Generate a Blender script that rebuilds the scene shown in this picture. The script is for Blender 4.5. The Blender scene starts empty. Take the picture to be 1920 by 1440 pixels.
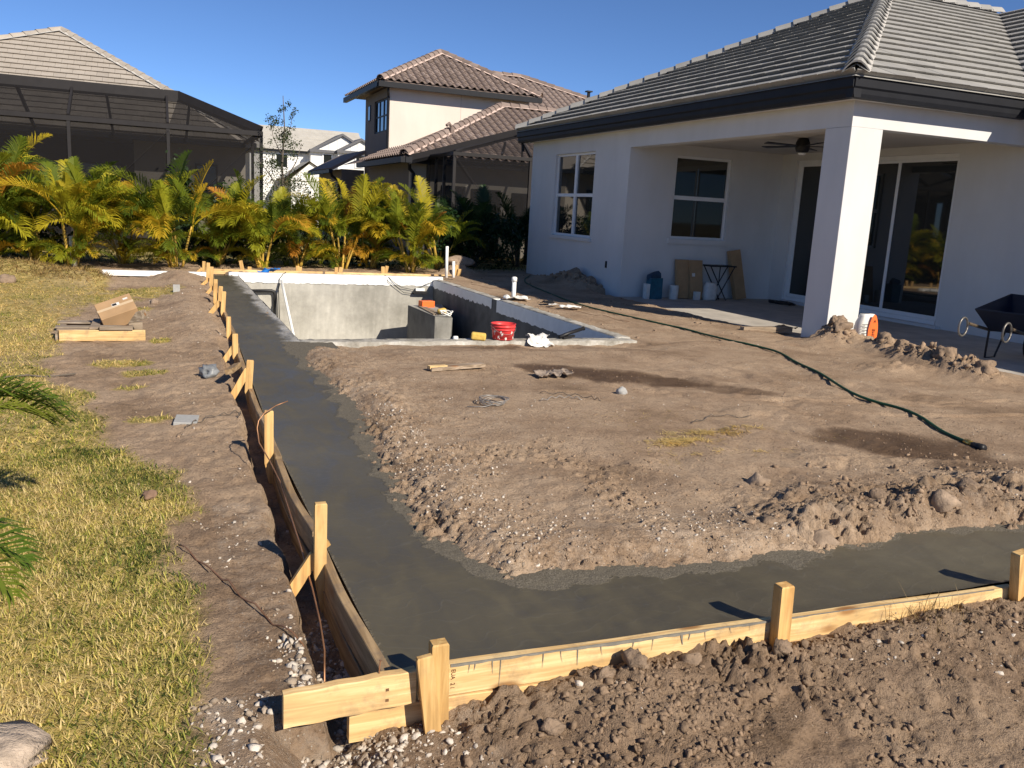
import bpy, math, random
import numpy as np
from mathutils import Matrix, Vector, Euler

SC = bpy.context.scene
COL = SC.collection
rad = math.radians
RNG = random.Random(7)

# ------------------------------------------------------------------ camera
FPX, YAW, PITCH, ROLL, CAMH = 1612.8, .391425, .197304, .0552586, 1.5
_ca, _sa, _cp, _sp = math.cos(YAW), math.sin(YAW), math.cos(PITCH), math.sin(PITCH)
_fw = Vector((_sa*_cp, _ca*_cp, -_sp)); _rt = Vector((_ca, -_sa, 0)); _up = _rt.cross(_fw)
_r2 = _rt*math.cos(ROLL)+_up*math.sin(ROLL); _u2 = -_rt*math.sin(ROLL)+_up*math.cos(ROLL)
cam = bpy.data.cameras.new('camera'); cam.sensor_width = 36; cam.lens = FPX/1920*36
cam.clip_start = .05; cam.clip_end = 3000
camo = bpy.data.objects.new('camera', cam); COL.objects.link(camo)
camo.matrix_world = Matrix(((_r2.x, _u2.x, -_fw.x, 0), (_r2.y, _u2.y, -_fw.y, 0), (_r2.z, _u2.z, -_fw.z, CAMH), (0, 0, 0, 1)))
SC.camera = camo
CAMP = Vector((0, 0, CAMH))

# ------------------------------------------------------------------ sky, sun, exposure
SUN_EL = rad(34); SUN_AZ = math.atan2(.371, -.928)     # clockwise from +y
w = bpy.data.worlds.new('World'); SC.world = w; w.use_nodes = True
nt = w.node_tree; nt.nodes.clear()
sky = nt.nodes.new('ShaderNodeTexSky'); sky.sky_type = 'NISHITA'; sky.sun_disc = False
sky.sun_elevation = SUN_EL; sky.sun_rotation = SUN_AZ
sky.air_density = .5; sky.dust_density = 0; sky.ozone_density = 7; sky.altitude = 0
bg = nt.nodes.new('ShaderNodeBackground'); bg.inputs['Strength'].default_value = .10
wo = nt.nodes.new('ShaderNodeOutputWorld')
nt.links.new(sky.outputs[0], bg.inputs[0]); nt.links.new(bg.outputs[0], wo.inputs[0])
sl = bpy.data.lights.new('sun', 'SUN'); sl.energy = 5.0; sl.angle = rad(.53); sl.color = (1, .90, .75)
so = bpy.data.objects.new('sun', sl); COL.objects.link(so)
_sd = Vector((math.sin(SUN_AZ)*math.cos(SUN_EL), math.cos(SUN_AZ)*math.cos(SUN_EL), math.sin(SUN_EL)))
so.rotation_euler = (-_sd).to_track_quat('-Z', 'Y').to_euler(); so.location = (0, -5, 20)
SC.view_settings.view_transform = 'Standard'; SC.view_settings.look = 'None'
SC.view_settings.exposure = .42; SC.view_settings.gamma = 1; SC.view_settings.use_curve_mapping = False
SC.cycles.max_bounces = 6; SC.cycles.transparent_max_bounces = 12
SC.cycles.use_denoising = True

# ------------------------------------------------------------------ helpers
class MB:
    """collects vertices and faces; build() links them as ONE mesh object"""
    def __init__(s): s.v = []; s.f = []
    def add(s, vs, fs):
        o = len(s.v); s.v.extend([tuple(p) for p in vs]); s.f.extend([tuple(i+o for i in f) for f in fs]); return s
    def box(s, x0, x1, y0, y1, z0, z1):
        return s.add([(x0,y0,z0),(x1,y0,z0),(x1,y1,z0),(x0,y1,z0),(x0,y0,z1),(x1,y0,z1),(x1,y1,z1),(x0,y1,z1)],
                     [(0,3,2,1),(4,5,6,7),(0,1,5,4),(1,2,6,5),(2,3,7,6),(3,0,4,7)])
    def obox(s, c, ax, hx, hy, hz):
        """oriented box: centre, 3x3 axes (columns as Vectors), half sizes"""
        c = Vector(c); X, Y, Z = ax
        p = [c+X*a*hx+Y*b*hy+Z*d*hz for d in (-1, 1) for a, b in ((-1,-1),(1,-1),(1,1),(-1,1))]
        return s.add(p, [(0,3,2,1),(4,5,6,7),(0,1,5,4),(1,2,6,5),(2,3,7,6),(3,0,4,7)])
    def quad(s, a, b, c, d): return s.add([a, b, c, d], [(0,1,2,3)])
    def prism(s, poly, dirv):
        n = len(poly); d = Vector(dirv); p = [Vector(q) for q in poly]
        return s.add(p+[q+d for q in p], [tuple(range(n-1,-1,-1)), tuple(range(n,2*n))]+[(i,(i+1)%n,(i+1)%n+n,i+n) for i in range(n)])
    def tube(s, pts, r, seg=6, cap=True):
        pts = [Vector(p) for p in pts]; n = len(pts); rs = r if isinstance(r, (list, tuple)) else [r]*n
        vs = []; prev = None
        for i, p in enumerate(pts):
            t = (pts[min(i+1,n-1)]-pts[max(i-1,0)]).normalized()
            if prev is None:
                a = t.cross(Vector((0,0,1)))
                if a.length < 1e-3: a = t.cross(Vector((0,1,0)))
            else: a = prev-t*prev.dot(t)
            a.normalize(); prev = a; b = t.cross(a)
            for k in range(seg):
                q = 2*math.pi*k/seg; vs.append(p+(a*math.cos(q)+b*math.sin(q))*rs[i])
        fs = [(i*seg+k, i*seg+(k+1)%seg, (i+1)*seg+(k+1)%seg, (i+1)*seg+k) for i in range(n-1) for k in range(seg)]
        if cap: fs += [tuple(range(seg-1,-1,-1)), tuple((n-1)*seg+k for k in range(seg))]
        return s.add(vs, fs)
    def lathe(s, c, prof, seg=24):
        c = Vector(c); vs = []; n = len(prof)
        for r, z in prof:
            for k in range(seg):
                q = 2*math.pi*k/seg; vs.append(c+Vector((r*math.cos(q), r*math.sin(q), z)))
        return s.add(vs, [(i*seg+k, i*seg+(k+1)%seg, (i+1)*seg+(k+1)%seg, (i+1)*seg+k) for i in range(n-1) for k in range(seg)])
    def build(s, name, mat, parent=None, smooth=False, kind=None, bevel=0):
        off = Vector((0,0,0)); q = parent
        while q is not None: off += q.location; q = q.parent
        me = bpy.data.meshes.new(name); me.from_pydata([(v[0]-off.x, v[1]-off.y, v[2]-off.z) for v in s.v], [], s.f)
        me.materials.append(mat); me.validate()
        if smooth: me.polygons.foreach_set('use_smooth', [True]*len(me.polygons))
        o = bpy.data.objects.new(name, me); COL.objects.link(o)
        if parent: o.parent = parent
        if kind: o['kind'] = kind
        if bevel:
            m = o.modifiers.new('bevel', 'BEVEL'); m.width = bevel; m.segments = 2; m.limit_method = 'ANGLE'
        return o

def tag(o, label, cat, group=None):
    o['label'] = label; o['category'] = cat
    if group: o['group'] = group
    return o
def thing(name, label, cat, loc=(0,0,0), group=None):
    o = bpy.data.objects.new(name, None); o.empty_display_size = .1; COL.objects.link(o); o.location = loc
    return tag(o, label, cat, group)
def struct(o): o['kind'] = 'structure'; return o
def recentre(o, base):
    """put the origin of a one-mesh thing at its base without moving it"""
    b = Vector(base)-o.location; o.data.transform(Matrix.Translation(-b)); o.location = Vector(base); return o
def npmesh(name, V, F, mat, parent=None, smooth=False, cols=None):
    """big mesh from numpy arrays; F is (n,3) or (n,4)"""
    me = bpy.data.meshes.new(name); n, k = F.shape
    me.vertices.add(len(V)); me.vertices.foreach_set('co', np.ascontiguousarray(V, dtype=np.float32).ravel())
    me.loops.add(n*k); me.loops.foreach_set('vertex_index', np.ascontiguousarray(F, dtype=np.int32).ravel())
    me.polygons.add(n); me.polygons.foreach_set('loop_start', np.arange(0, n*k, k, dtype=np.int32))
    me.polygons.foreach_set('loop_total', np.full(n, k, dtype=np.int32))
    if smooth: me.polygons.foreach_set('use_smooth', np.ones(n, dtype=bool))
    me.update(calc_edges=True)
    for nm, c in (cols or {}).items():
        a = me.color_attributes.new(nm, 'FLOAT_COLOR', 'POINT'); a.data.foreach_set('color', np.ascontiguousarray(c, dtype=np.float32).ravel())
    me.materials.append(mat)
    o = bpy.data.objects.new(name, me); COL.objects.link(o)
    if parent: o.parent = parent
    return o

# numpy noise
def _hash(ix, iy, seed):
    h = (ix.astype(np.int64)*374761393+iy.astype(np.int64)*668265263+seed*1442695041) & 0xffffffff
    h = ((h ^ (h >> 13))*1274126177) & 0xffffffff
    h = ((h ^ (h >> 16))*2246822519) & 0xffffffff
    return ((h ^ (h >> 15)) & 0xffffff)/float(0xffffff)
def vnoise(x, y, seed=0):
    ix = np.floor(x); iy = np.floor(y); fx = x-ix; fy = y-iy
    fx = fx*fx*fx*(fx*(fx*6-15)+10); fy = fy*fy*fy*(fy*(fy*6-15)+10)
    a = _hash(ix, iy, seed); b = _hash(ix+1, iy, seed); c = _hash(ix, iy+1, seed); d = _hash(ix+1, iy+1, seed)
    return (a*(1-fx)+b*fx)*(1-fy)+(c*(1-fx)+d*fx)*fy
def fbm(x, y, seed=0, octv=4, gain=.5):
    s = 0; a = 1; t = 0
    for i in range(octv):
        s = s+a*vnoise(x*2**i+i*17.3, y*2**i-i*9.1, seed+i*31); t += a; a *= gain
    return s/t
def worley(x, y, seed=0):
    ix = np.floor(x); iy = np.floor(y); f1 = np.full(x.shape, 9.); cid = np.zeros(x.shape)
    for dx in (-1, 0, 1):
        for dy in (-1, 0, 1):
            cx = ix+dx; cy = iy+dy
            d = np.hypot(cx+_hash(cx, cy, seed)-x, cy+_hash(cx, cy, seed+5)-y)
            m = d < f1; f1 = np.where(m, d, f1); cid = np.where(m, _hash(cx, cy, seed+9), cid)
    return f1, cid
def vnoise3(p, seed=0):
    i = np.floor(p); f = p-i; f = f*f*(3-2*f); r = 0
    for dx in (0, 1):
        for dy in (0, 1):
            for dz in (0, 1):
                w_ = (f[:,0] if dx else 1-f[:,0])*(f[:,1] if dy else 1-f[:,1])*(f[:,2] if dz else 1-f[:,2])
                r = r+w_*_hash(i[:,0]+dx+(i[:,2]+dz)*131, i[:,1]+dy-(i[:,2]+dz)*71, seed)
    return r
def sstep(a, b, x):
    t = np.clip((x-a)/(b-a), 0, 1); return t*t*(3-2*t)

# ------------------------------------------------------------------ materials
class NM:
    def __init__(s, name, rough=.8, spec=.3):
        s.m = bpy.data.materials.new(name); s.m.use_nodes = True; s.t = s.m.node_tree; s.t.nodes.clear()
        s.out = s.n('ShaderNodeOutputMaterial'); s.b = s.n('ShaderNodeBsdfPrincipled')
        s.b.inputs['Roughness'].default_value = rough; s.b.inputs['Specular IOR Level'].default_value = spec
        s.l(s.b.outputs[0], s.out.inputs[0])
    def n(s, t, **kw):
        o = s.t.nodes.new(t)
        for k, v in kw.items(): setattr(o, k, v)
        return o
    def l(s, a, b): s.t.links.new(a, b)
    def coord(s, which='Object', scale=(1,1,1)):
        c = s.n('ShaderNodeTexCoord'); m = s.n('ShaderNodeMapping'); m.inputs['Scale'].default_value = scale
        s.l(c.outputs[which], m.inputs[0]); return m.outputs[0]
    def pos(s, scale=(1,1,1)):
        c = s.n('ShaderNodeNewGeometry'); m = s.n('ShaderNodeMapping'); m.inputs['Scale'].default_value = scale
        s.l(c.outputs['Position'], m.inputs[0]); return m.outputs[0]
    def noise(s, vec, scale, detail=4, rough=.55, dist=0):
        o = s.n('ShaderNodeTexNoise'); o.inputs['Scale'].default_value = scale; o.inputs['Detail'].default_value = detail
        o.inputs['Roughness'].default_value = rough; o.inputs['Distortion'].default_value = dist
        s.l(vec, o.inputs['Vector']); return o.outputs[0]
    def ramp(s, fac, stops):
        r = s.n('ShaderNodeValToRGB'); e = r.color_ramp.elements
        while len(e) < len(stops): e.new(.5)
        for i, (p, c) in enumerate(stops):
            e[i].position = p; e[i].color = (*c, 1) if isinstance(c, (tuple, list)) else (c, c, c, 1)
        s.l(fac, r.inputs[0]); return r.outputs[0]
    def mix(s, fac, a, b, mode='MIX'):
        o = s.n('ShaderNodeMix', data_type='RGBA', blend_type=mode)
        for v, i in ((fac, 0), (a, 6), (b, 7)):
            if hasattr(v, 'links'): s.l(v, o.inputs[i])
            elif i == 0: o.inputs[0].default_value = v
            else: o.inputs[i].default_value = (*v, 1)
        return o.outputs[2]
    def math(s, op, a, b=None):
        o = s.n('ShaderNodeMath', operation=op)
        for v, i in ((a, 0), (b, 1)):
            if v is None: continue
            if hasattr(v, 'links'): s.l(v, o.inputs[i])
            else: o.inputs[i].default_value = v
        return o.outputs[0]
    def bump(s, h, strength=.3, dist=.01):
        o = s.n('ShaderNodeBump'); o.inputs['Strength'].default_value = strength; o.inputs['Distance'].default_value = dist
        s.l(h, o.inputs['Height']); s.l(o.outputs[0], s.b.inputs['Normal']); return o
    def base(s, c):
        if hasattr(c, 'links'): s.l(c, s.b.inputs['Base Color'])
        else: s.b.inputs['Base Color'].default_value = (*c, 1)
    def rough(s, c):
        if hasattr(c, 'links'): s.l(c, s.b.inputs['Roughness'])
        else: s.b.inputs['Roughness'].default_value = c
    def attr(s, name):
        a = s.n('ShaderNodeVertexColor'); a.layer_name = name; return a.outputs[0]
    def sep(s, c):
        o = s.n('ShaderNodeSeparateColor'); s.l(c, o.inputs[0]); return o.outputs
    def rnd(s): return s.n('ShaderNodeObjectInfo').outputs['Random']

def simple(name, col, rough=.6, var=.12, scale=6, bump=0, spec=.3, metal=0, bscale=60, bdist=.004):
    """plain procedural paint/plastic/metal with slight colour variation and relief"""
    m = NM(name, rough, spec); v = m.pos(); n = m.noise(v, scale, 5)
    lo = tuple(c*(1-var) for c in col); hi = tuple(min(1, c*(1+var)) for c in col)
    m.base(m.ramp(n, [(.3, lo), (.7, hi)])); m.b.inputs['Metallic'].default_value = metal
    if bump: m.bump(m.noise(v, bscale, 6, .65), bump, bdist)
    return m.m

def wood(name, axis, c1=(.55,.32,.12), c2=(.72,.48,.21), knots=True, dirt=.25):
    m = NM(name, .65, .25); sc = [38, 38, 38]; sc[axis] = 2.2
    v = m.pos(tuple(sc)); n = m.noise(v, 1, 6, .6, .6)
    col = m.ramp(n, [(.32, tuple(c*.78 for c in c1)), (.46, c1), (.6, c2), (.75, tuple(min(1, c*1.06) for c in c2))])
    tint = m.ramp(m.rnd(), [(0, (.82,.80,.74)), (.5, (1,1,1)), (1, (1,.93,.84))])
    col = m.mix(1, col, tint, 'MULTIPLY')
    if knots:
        ks = [9, 9, 9]; ks[axis] = 3.2
        vo = m.n('ShaderNodeTexVoronoi'); vo.inputs['Scale'].default_value = 1; m.l(m.pos(tuple(ks)), vo.inputs['Vector'])
        k = m.ramp(vo.outputs['Distance'], [(0, 1.), (.13, .75), (.22, 0.)]); col = m.mix(k, col, (.25,.11,.035))
    d = m.noise(m.pos(), 7, 7, .72); dd = m.ramp(d, [(.5, 0.), (.68, dirt)]); col = m.mix(dd, col, (.17,.13,.10))
    m.base(col); m.bump(n, .25, .003); return m.m

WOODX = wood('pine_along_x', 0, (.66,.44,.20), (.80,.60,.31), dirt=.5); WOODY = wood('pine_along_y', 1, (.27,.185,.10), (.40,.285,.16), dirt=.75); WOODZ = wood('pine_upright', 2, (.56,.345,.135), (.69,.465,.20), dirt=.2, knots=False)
OLDW = wood('weathered_wood', 0, (.24,.19,.14), (.40,.33,.26), dirt=.4)

def dirt_mat():
    m = NM('dirt', .95, .15)
    v = m.pos(); g, wet, pale, _ = (*m.sep(m.attr('mask')), None)
    n1 = m.noise(v, 1.3, 6, .6); n2 = m.noise(v, 11, 6, .65); n3 = m.noise(v, 70, 5, .7); n4 = m.noise(v, 240, 3, .6)
    c = m.ramp(n1, [(.3, (.245,.168,.108)), (.45, (.35,.247,.166)), (.6, (.43,.315,.218)), (.75, (.335,.234,.156))])
    c = m.mix(.42, c, m.ramp(n2, [(.28, (.55,.53,.5)), (.46, (1,1,1)), (.72, (1.18,1.16,1.1))]), 'MULTIPLY')
    c = m.mix(.8, c, m.ramp(n3, [(.3, (.34,.32,.29)), (.48, (1,1,1)), (.75, (1.25,1.25,1.22))]), 'MULTIPLY')
    # pale shell sand and specks
    vo = m.n('ShaderNodeTexVoronoi'); vo.inputs['Scale'].default_value = 75; m.l(v, vo.inputs['Vector'])
    speck = m.math('MULTIPLY', m.math('LESS_THAN', vo.outputs['Distance'], .22), m.math('GREATER_THAN', m.sep(vo.outputs['Color'])[0], .72))
    c = m.mix(m.math('MULTIPLY', m.math('ADD', m.math('MULTIPLY', speck, .8), m.ramp(n2, [(.45, 0.), (.7, .35)])), pale), c, (.62,.57,.50))
    vd = m.n('ShaderNodeTexVoronoi'); vd.inputs['Scale'].default_value = 42; m.l(v, vd.inputs['Vector'])
    fl_ = m.math('MULTIPLY', m.math('LESS_THAN', vd.outputs['Distance'], .2), m.math('GREATER_THAN', m.sep(vd.outputs['Color'])[1], .8))
    c = m.mix(m.math('MULTIPLY', fl_, .6), c, (.10,.065,.04))
    # straw coloured thatch under the lawn
    gc = m.ramp(n2, [(.3, (.18,.15,.05)), (.5, (.42,.33,.12)), (.7, (.56,.43,.19))])
    c = m.mix(g, c, gc)
    # damp soil is darker
    c = m.mix(wet, c, m.mix(1, c, (.36,.32,.29), 'MULTIPLY'))
    m.base(c); m.rough(m.ramp(wet, [(0, .95), (1, .55)]))
    h = m.math('ADD', m.math('MULTIPLY', n3, .9), m.math('ADD', m.math('MULTIPLY', n4, .5), m.math('MULTIPLY', n2, .2)))
    m.bump(h, .8, .022); return m.m
DIRT = dirt_mat()

def clod_mat():
    m = NM('clod_soil', .95, .1); v = m.pos(); n = m.noise(v, 40, 5, .7); c = m.attr('tint')
    m.base(m.mix(.7, c, m.ramp(n, [(.3, (.62,.6,.58)), (.5, (1,1,1)), (.7, (1.1,1.1,1.1))]), 'MULTIPLY')); m.bump(m.noise(v, 150, 4), .5, .008); return m.m
CLOD = clod_mat()

def concrete_wet():
    m = NM('fresh_concrete', .5, .33); v = m.pos()
    n1 = m.noise(v, .55, 4); n2 = m.noise(m.pos((2.2, .8, 1)), 2.2, 5, .6, 1.2); n3 = m.noise(v, 30, 5, .65); n4 = m.noise(v, 160, 3)
    wv = m.n('ShaderNodeTexWave'); wv.wave_type = 'RINGS'; wv.inputs['Scale'].default_value = 1.7; wv.inputs['Distortion'].default_value = 9; wv.inputs['Detail'].default_value = 3; wv.inputs['Detail Scale'].default_value = 1.6
    m.l(v, wv.inputs['Vector']); arc = m.ramp(wv.outputs['Fac'], [(.42, 0.), (.5, 1.), (.58, 0.)])      # float sweeps
    r, g, b, _ = (*m.sep(m.attr('mask')), None)
    c = m.ramp(n1, [(.3, (.074,.064,.042)), (.55, (.098,.086,.058)), (.75, (.126,.112,.080))])
    c = m.mix(.38, c, m.ramp(n2, [(.3, (.66,.67,.64)), (.5, (1,1,1)), (.68, (1.35,1.33,1.28))]), 'MULTIPLY')
    c = m.mix(m.math('MULTIPLY', arc, .16), c, (.16,.15,.125))
    c = m.mix(m.math('MULTIPLY', r, m.ramp(n3, [(.35, .25), (.6, 1.)])), c, (.50,.48,.44))      # dried plaster by the pool
    ge = m.ramp(m.math('ADD', g, m.math('MULTIPLY', m.math('SUBTRACT', n3, .5), .9)), [(.38, 0.), (.5, 1.)])
    c = m.mix(m.math('MULTIPLY', ge, .8), c, m.ramp(n4, [(.35, (.085,.075,.055)), (.55, (.15,.13,.10)), (.75, (.26,.235,.19))]))                # unfloated, grainy edge
    m.base(c); m.rough(m.mix(ge, m.ramp(n2, [(.35, .34), (.65, .58)]), (.85,.85,.85)))
    h = m.math('ADD', m.math('MULTIPLY', m.noise(v, 5, 3), .6), m.math('ADD', m.math('MULTIPLY', n3, m.math('ADD', m.math('MULTIPLY', ge, 1.2), .07)), m.math('ADD', m.math('MULTIPLY', n4, m.math('MULTIPLY', ge, .5)), m.math('MULTIPLY', arc, .05))))
    m.bump(h, .4, .02); return m.m
FRESH = concrete_wet()

def stucco(name, col, var=.04):
    m = NM(name, .85, .2); v = m.pos(); n = m.noise(v, .9, 4); f = m.noise(v, 90, 4, .7)
    st = m.noise(m.pos((1.5,1.5,.35)), 2.4, 5)
    c = m.ramp(n, [(.3, tuple(x*(1-var) for x in col)), (.7, tuple(min(1, x*(1+var)) for x in col))])
    c = m.mix(.35, c, m.ramp(st, [(.35, (.9,.895,.885)), (.6, (1,1,1))]), 'MULTIPLY')
    m.base(c); m.bump(f, .25, .006); return m.m
STUCCO = stucco('white_stucco', (.63,.63,.625))
STUCCO_IN = stucco('lanai_ceiling_paint', (.60,.56,.50))
BEIGE = stucco('beige_stucco', (.66,.575,.515)); SHADETONE = stucco('shade_tone_stucco', (.15,.14,.135)); TAUPE = stucco('taupe_stucco', (.42,.385,.34))  # the dark stucco carries the shade of left-facing walls in its colour
def plaster_mat():
    m = NM('pool_plaster', .9, .15); v = m.pos(); n = m.noise(v, 1.1, 6, .62); n2 = m.noise(v, 9, 6, .7); st = m.noise(m.pos((4,4,.5)), 3, 4)
    c = m.ramp(n, [(.28, (.27,.26,.23)), (.5, (.40,.385,.345)), (.72, (.50,.485,.44))])
    c = m.mix(.5, c, m.ramp(n2, [(.3, (.8,.8,.8)), (.5, (1,1,1)), (.74, (1.22,1.22,1.2))]), 'MULTIPLY')
    c = m.mix(.35, c, m.ramp(st, [(.35, (.78,.78,.78)), (.55, (1,1,1)), (.72, (1.3,1.3,1.3))]), 'MULTIPLY')
    m.base(c); m.bump(m.noise(v, 55, 5, .7), .5, .01); return m.m
PLASTER = plaster_mat()
DKPLASTER = simple('damp_shaded_plaster', (.13,.13,.125), .85, .35, 2.5, .5, bscale=50)  # damp tone, with the shade of faces turned from the sun added in
def coping_mat():
    m = NM('rough_coping', .9, .15); v = m.pos(); n = m.noise(v, 3.2, 6, .7); n2 = m.noise(v, 26, 5, .7)
    c = m.ramp(n, [(.3, (.17,.155,.13)), (.5, (.36,.34,.30)), (.68, (.60,.58,.54))])
    c = m.mix(.5, c, m.ramp(n2, [(.3, (.7,.68,.65)), (.6, (1.05,1.05,1.05))]), 'MULTIPLY'); m.base(c); m.bump(n2, .6, .02); return m.m
COPING = coping_mat()
WHITEBAND = simple('waterproof_white', (.80,.80,.78), .7, .05, 7, .2)
SLAB = simple('patio_slab', (.42,.385,.34), .85, .18, 3, .3)
FASCIA = simple('bronze_metal', (.013,.014,.018), .55, .15, 4, spec=.2)
WHITEFR = simple('white_vinyl', (.75,.76,.77), .4, .03)
CAGE = simple('bronze_aluminium', (.024,.022,.023), .6, .1, spec=.2)
PVC = simple('white_pvc', (.80,.80,.77), .35, .06, 20)
BLACKP = simple('black_plastic', (.018,.018,.02), .45, .2)
CARD = simple('cardboard', (.40,.255,.135), .85, .12, 5, .15)
ORANGE = simple('orange_print', (.80,.16,.035), .5, .08); PAPER = simple('white_paper', (.66,.64,.60), .7, .1, 12)
BLUE = simple('blue_plastic', (.02,.17,.55), .45, .2, 20); CLOTH = simple('white_rag', (.74,.72,.68), .9, .08, 30, .3)
COPPER = simple('rusty_wire', (.38,.20,.11), .45, .3, 12, metal=.6); STEELW = simple('grey_wire', (.30,.28,.26), .5, .2, metal=.4)
HOSE = simple('green_hose', (.012,.075,.032), .5, .25, 10); DKHOSE = simple('dark_hose', (.02,.022,.02), .55, .2, 10)
RED = simple('red_bucket', (.68,.055,.055), .42, .16, 18); YELLOW = simple('yellow_sponge', (.62,.42,.10), .95, .15, 40, .6)
BRICKG = simple('grey_paver', (.34,.34,.33), .85, .1, 30, .4)
def glass_mat(name, col):
    m = NM(name, .02, .6); v = m.pos(); m.base(col); m.b.inputs['IOR'].default_value = 1.75
    m.rough(m.ramp(m.noise(v, 1.2, 3), [(.3, .012), (.7, .035)])); m.bump(m.noise(v, 1.6, 2), .015, .01); return m.m
GLASS = glass_mat('dark_window_glass', (.016,.019,.019))
def tile_mat(name, cols, spots):
    m = NM(name, .85, .2); v = m.pos(); n = m.noise(v, 2.2, 5, .65); f = m.noise(v, 30, 4, .7)
    c = m.ramp(m.rnd(), [(i/(len(cols)-1), k) for i, k in enumerate(cols)])
    c = m.mix(.6, c, m.ramp(n, [(.3, (.8,.79,.77)), (.55, (1,1,1)), (.75, (1.1,1.1,1.1))]), 'MULTIPLY')
    c = m.mix(.5, c, m.ramp(f, [(.3, spots), (.5, (1,1,1))]), 'MULTIPLY'); m.base(c); m.bump(f, .3, .006); return m.m
TILE = tile_mat('grey_concrete_tile', [(.285,.28,.268),(.325,.318,.302),(.36,.352,.332)], (.82,.81,.79))
TILE2 = tile_mat('sand_concrete_tile', [(.34,.305,.265),(.38,.34,.295),(.41,.37,.32)], (.8,.79,.77))
BARREL = tile_mat('brown_barrel_tile', [(.19,.145,.125),(.23,.178,.155),(.285,.225,.198)], (.75,.73,.7))
MORTAR = simple('ridge_mortar', (.46,.44,.41), .9, .08, 6, .3); MORTAR_P = simple('pink_mortar', (.56,.43,.37), .9, .08, 6, .3)
def screen_mat(name, op, col):
    m = NM(name, .9, .1); m.base(col); t = m.n('ShaderNodeBsdfTransparent'); x = m.n('ShaderNodeMixShader')
    n = m.noise(m.pos(), 1.5, 3); m.l(m.ramp(n, [(.3, op-.03), (.7, op+.03)]), x.inputs[0])
    m.l(t.outputs[0], x.inputs[1]); m.l(m.b.outputs[0], x.inputs[2]); m.l(x.outputs[0], m.out.inputs[0]); return m.m
SCREEN = screen_mat('insect_screen', .72, (.014,.013,.014))
def leaf_mat(name, stops, trans=.35, attr=None):
    m = NM(name, .5, .3); f = m.attr(attr) if attr else m.rnd(); v = m.pos()
    c = f if attr else m.ramp(f, stops)
    c = m.mix(.5, c, m.ramp(m.noise(v, 5, 3), [(.3, (.72,.74,.7)), (.7, (1.18,1.12,1.0))]), 'MULTIPLY')
    m.base(c); tr = m.n('ShaderNodeBsdfTranslucent'); m.l(c, tr.inputs[0]); x = m.n('ShaderNodeMixShader'); x.inputs[0].default_value = trans
    m.l(m.b.outputs[0], x.inputs[1]); m.l(tr.outputs[0], x.inputs[2]); m.l(x.outputs[0], m.out.inputs[0]); return m.m
PALMLEAF = leaf_mat('areca_leaf', [(0,(.06,.10,.012)),(.25,(.16,.21,.018)),(.5,(.33,.35,.025)),(.78,(.50,.43,.03)),(.95,(.58,.40,.03)),(1,(.56,.24,.04))], .48)
DKLEAF = leaf_mat('shaded_green_leaf', [(0,(.012,.035,.010)),(.5,(.02,.05,.012)),(1,(.035,.07,.015))], .2)  # darkened leaf colour: house shadow painted into the shaded palms
OAKLEAF = leaf_mat('oak_leaf', [(0,(.03,.05,.015)),(1,(.05,.07,.02))], .25)
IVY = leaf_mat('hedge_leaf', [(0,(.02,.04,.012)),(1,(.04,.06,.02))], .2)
NEARLEAF = leaf_mat('near_palm_leaf', [(0,(.07,.13,.015)),(.5,(.12,.18,.02)),(1,(.20,.22,.03))])
GRASSM = leaf_mat('grass_blade', None, .45, 'tint')
CANE = simple('palm_cane', (.55,.36,.07), .55, .3, 9); BARK = simple('oak_bark', (.12,.10,.08), .9, .3, 20, .5)
# ------------------------------------------------------------------ ground: one sheet, fine near the camera
XIN = ([3.05,3.2,3.36,3.7,4.05,4.6,5.14,5.4,5.67,6.4,7.12,8.0,8.72,9.4], [1.38,1.26,1.20,1.14,1.12,1.16,1.20,1.26,1.285,1.30,1.29,1.25,1.25,1.30])
YIN = ([1.2,1.3,1.58,1.92,2.61,3.0,3.33,3.83,4.26,6,9], [3.25,3.10,3.10,3.06,3.01,3.07,3.12,3.12,3.01,3.0,3.05])
XF = ([2.5,3.0,4.2,5.4,7.2,9.8,12,16,17.6], [.668,.655,.64,.625,.67,.735,.78,.88,.91])       # inner face of the left form
def xform(y): return np.interp(y, *XF)
ZC = ([-.2,.3,.52,.66,.84,1.04,1.2,1.34,1.57,1.78,2.14,2.27,2.53,2.8,3.1,3.4,5], [-.10,-.17,-.155,-.135,-.13,-.10,-.07,-.03,-.03,-.05,-.065,-.07,-.04,-.03,-.024,-.02,0])
GE = ([1.5,2.27,3.0,3.7,4.3,5.0,5.2,5.5,6.3,7.07,8.0,9.8,11.4,13.7,15,16.5,19,22], [.02,.024,.054,.042,.07,.03,-.1,-.3,-.42,-.52,-1.0,-1.05,-1.08,-1.0,-.75,-.9,-1.2,-2])

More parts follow.
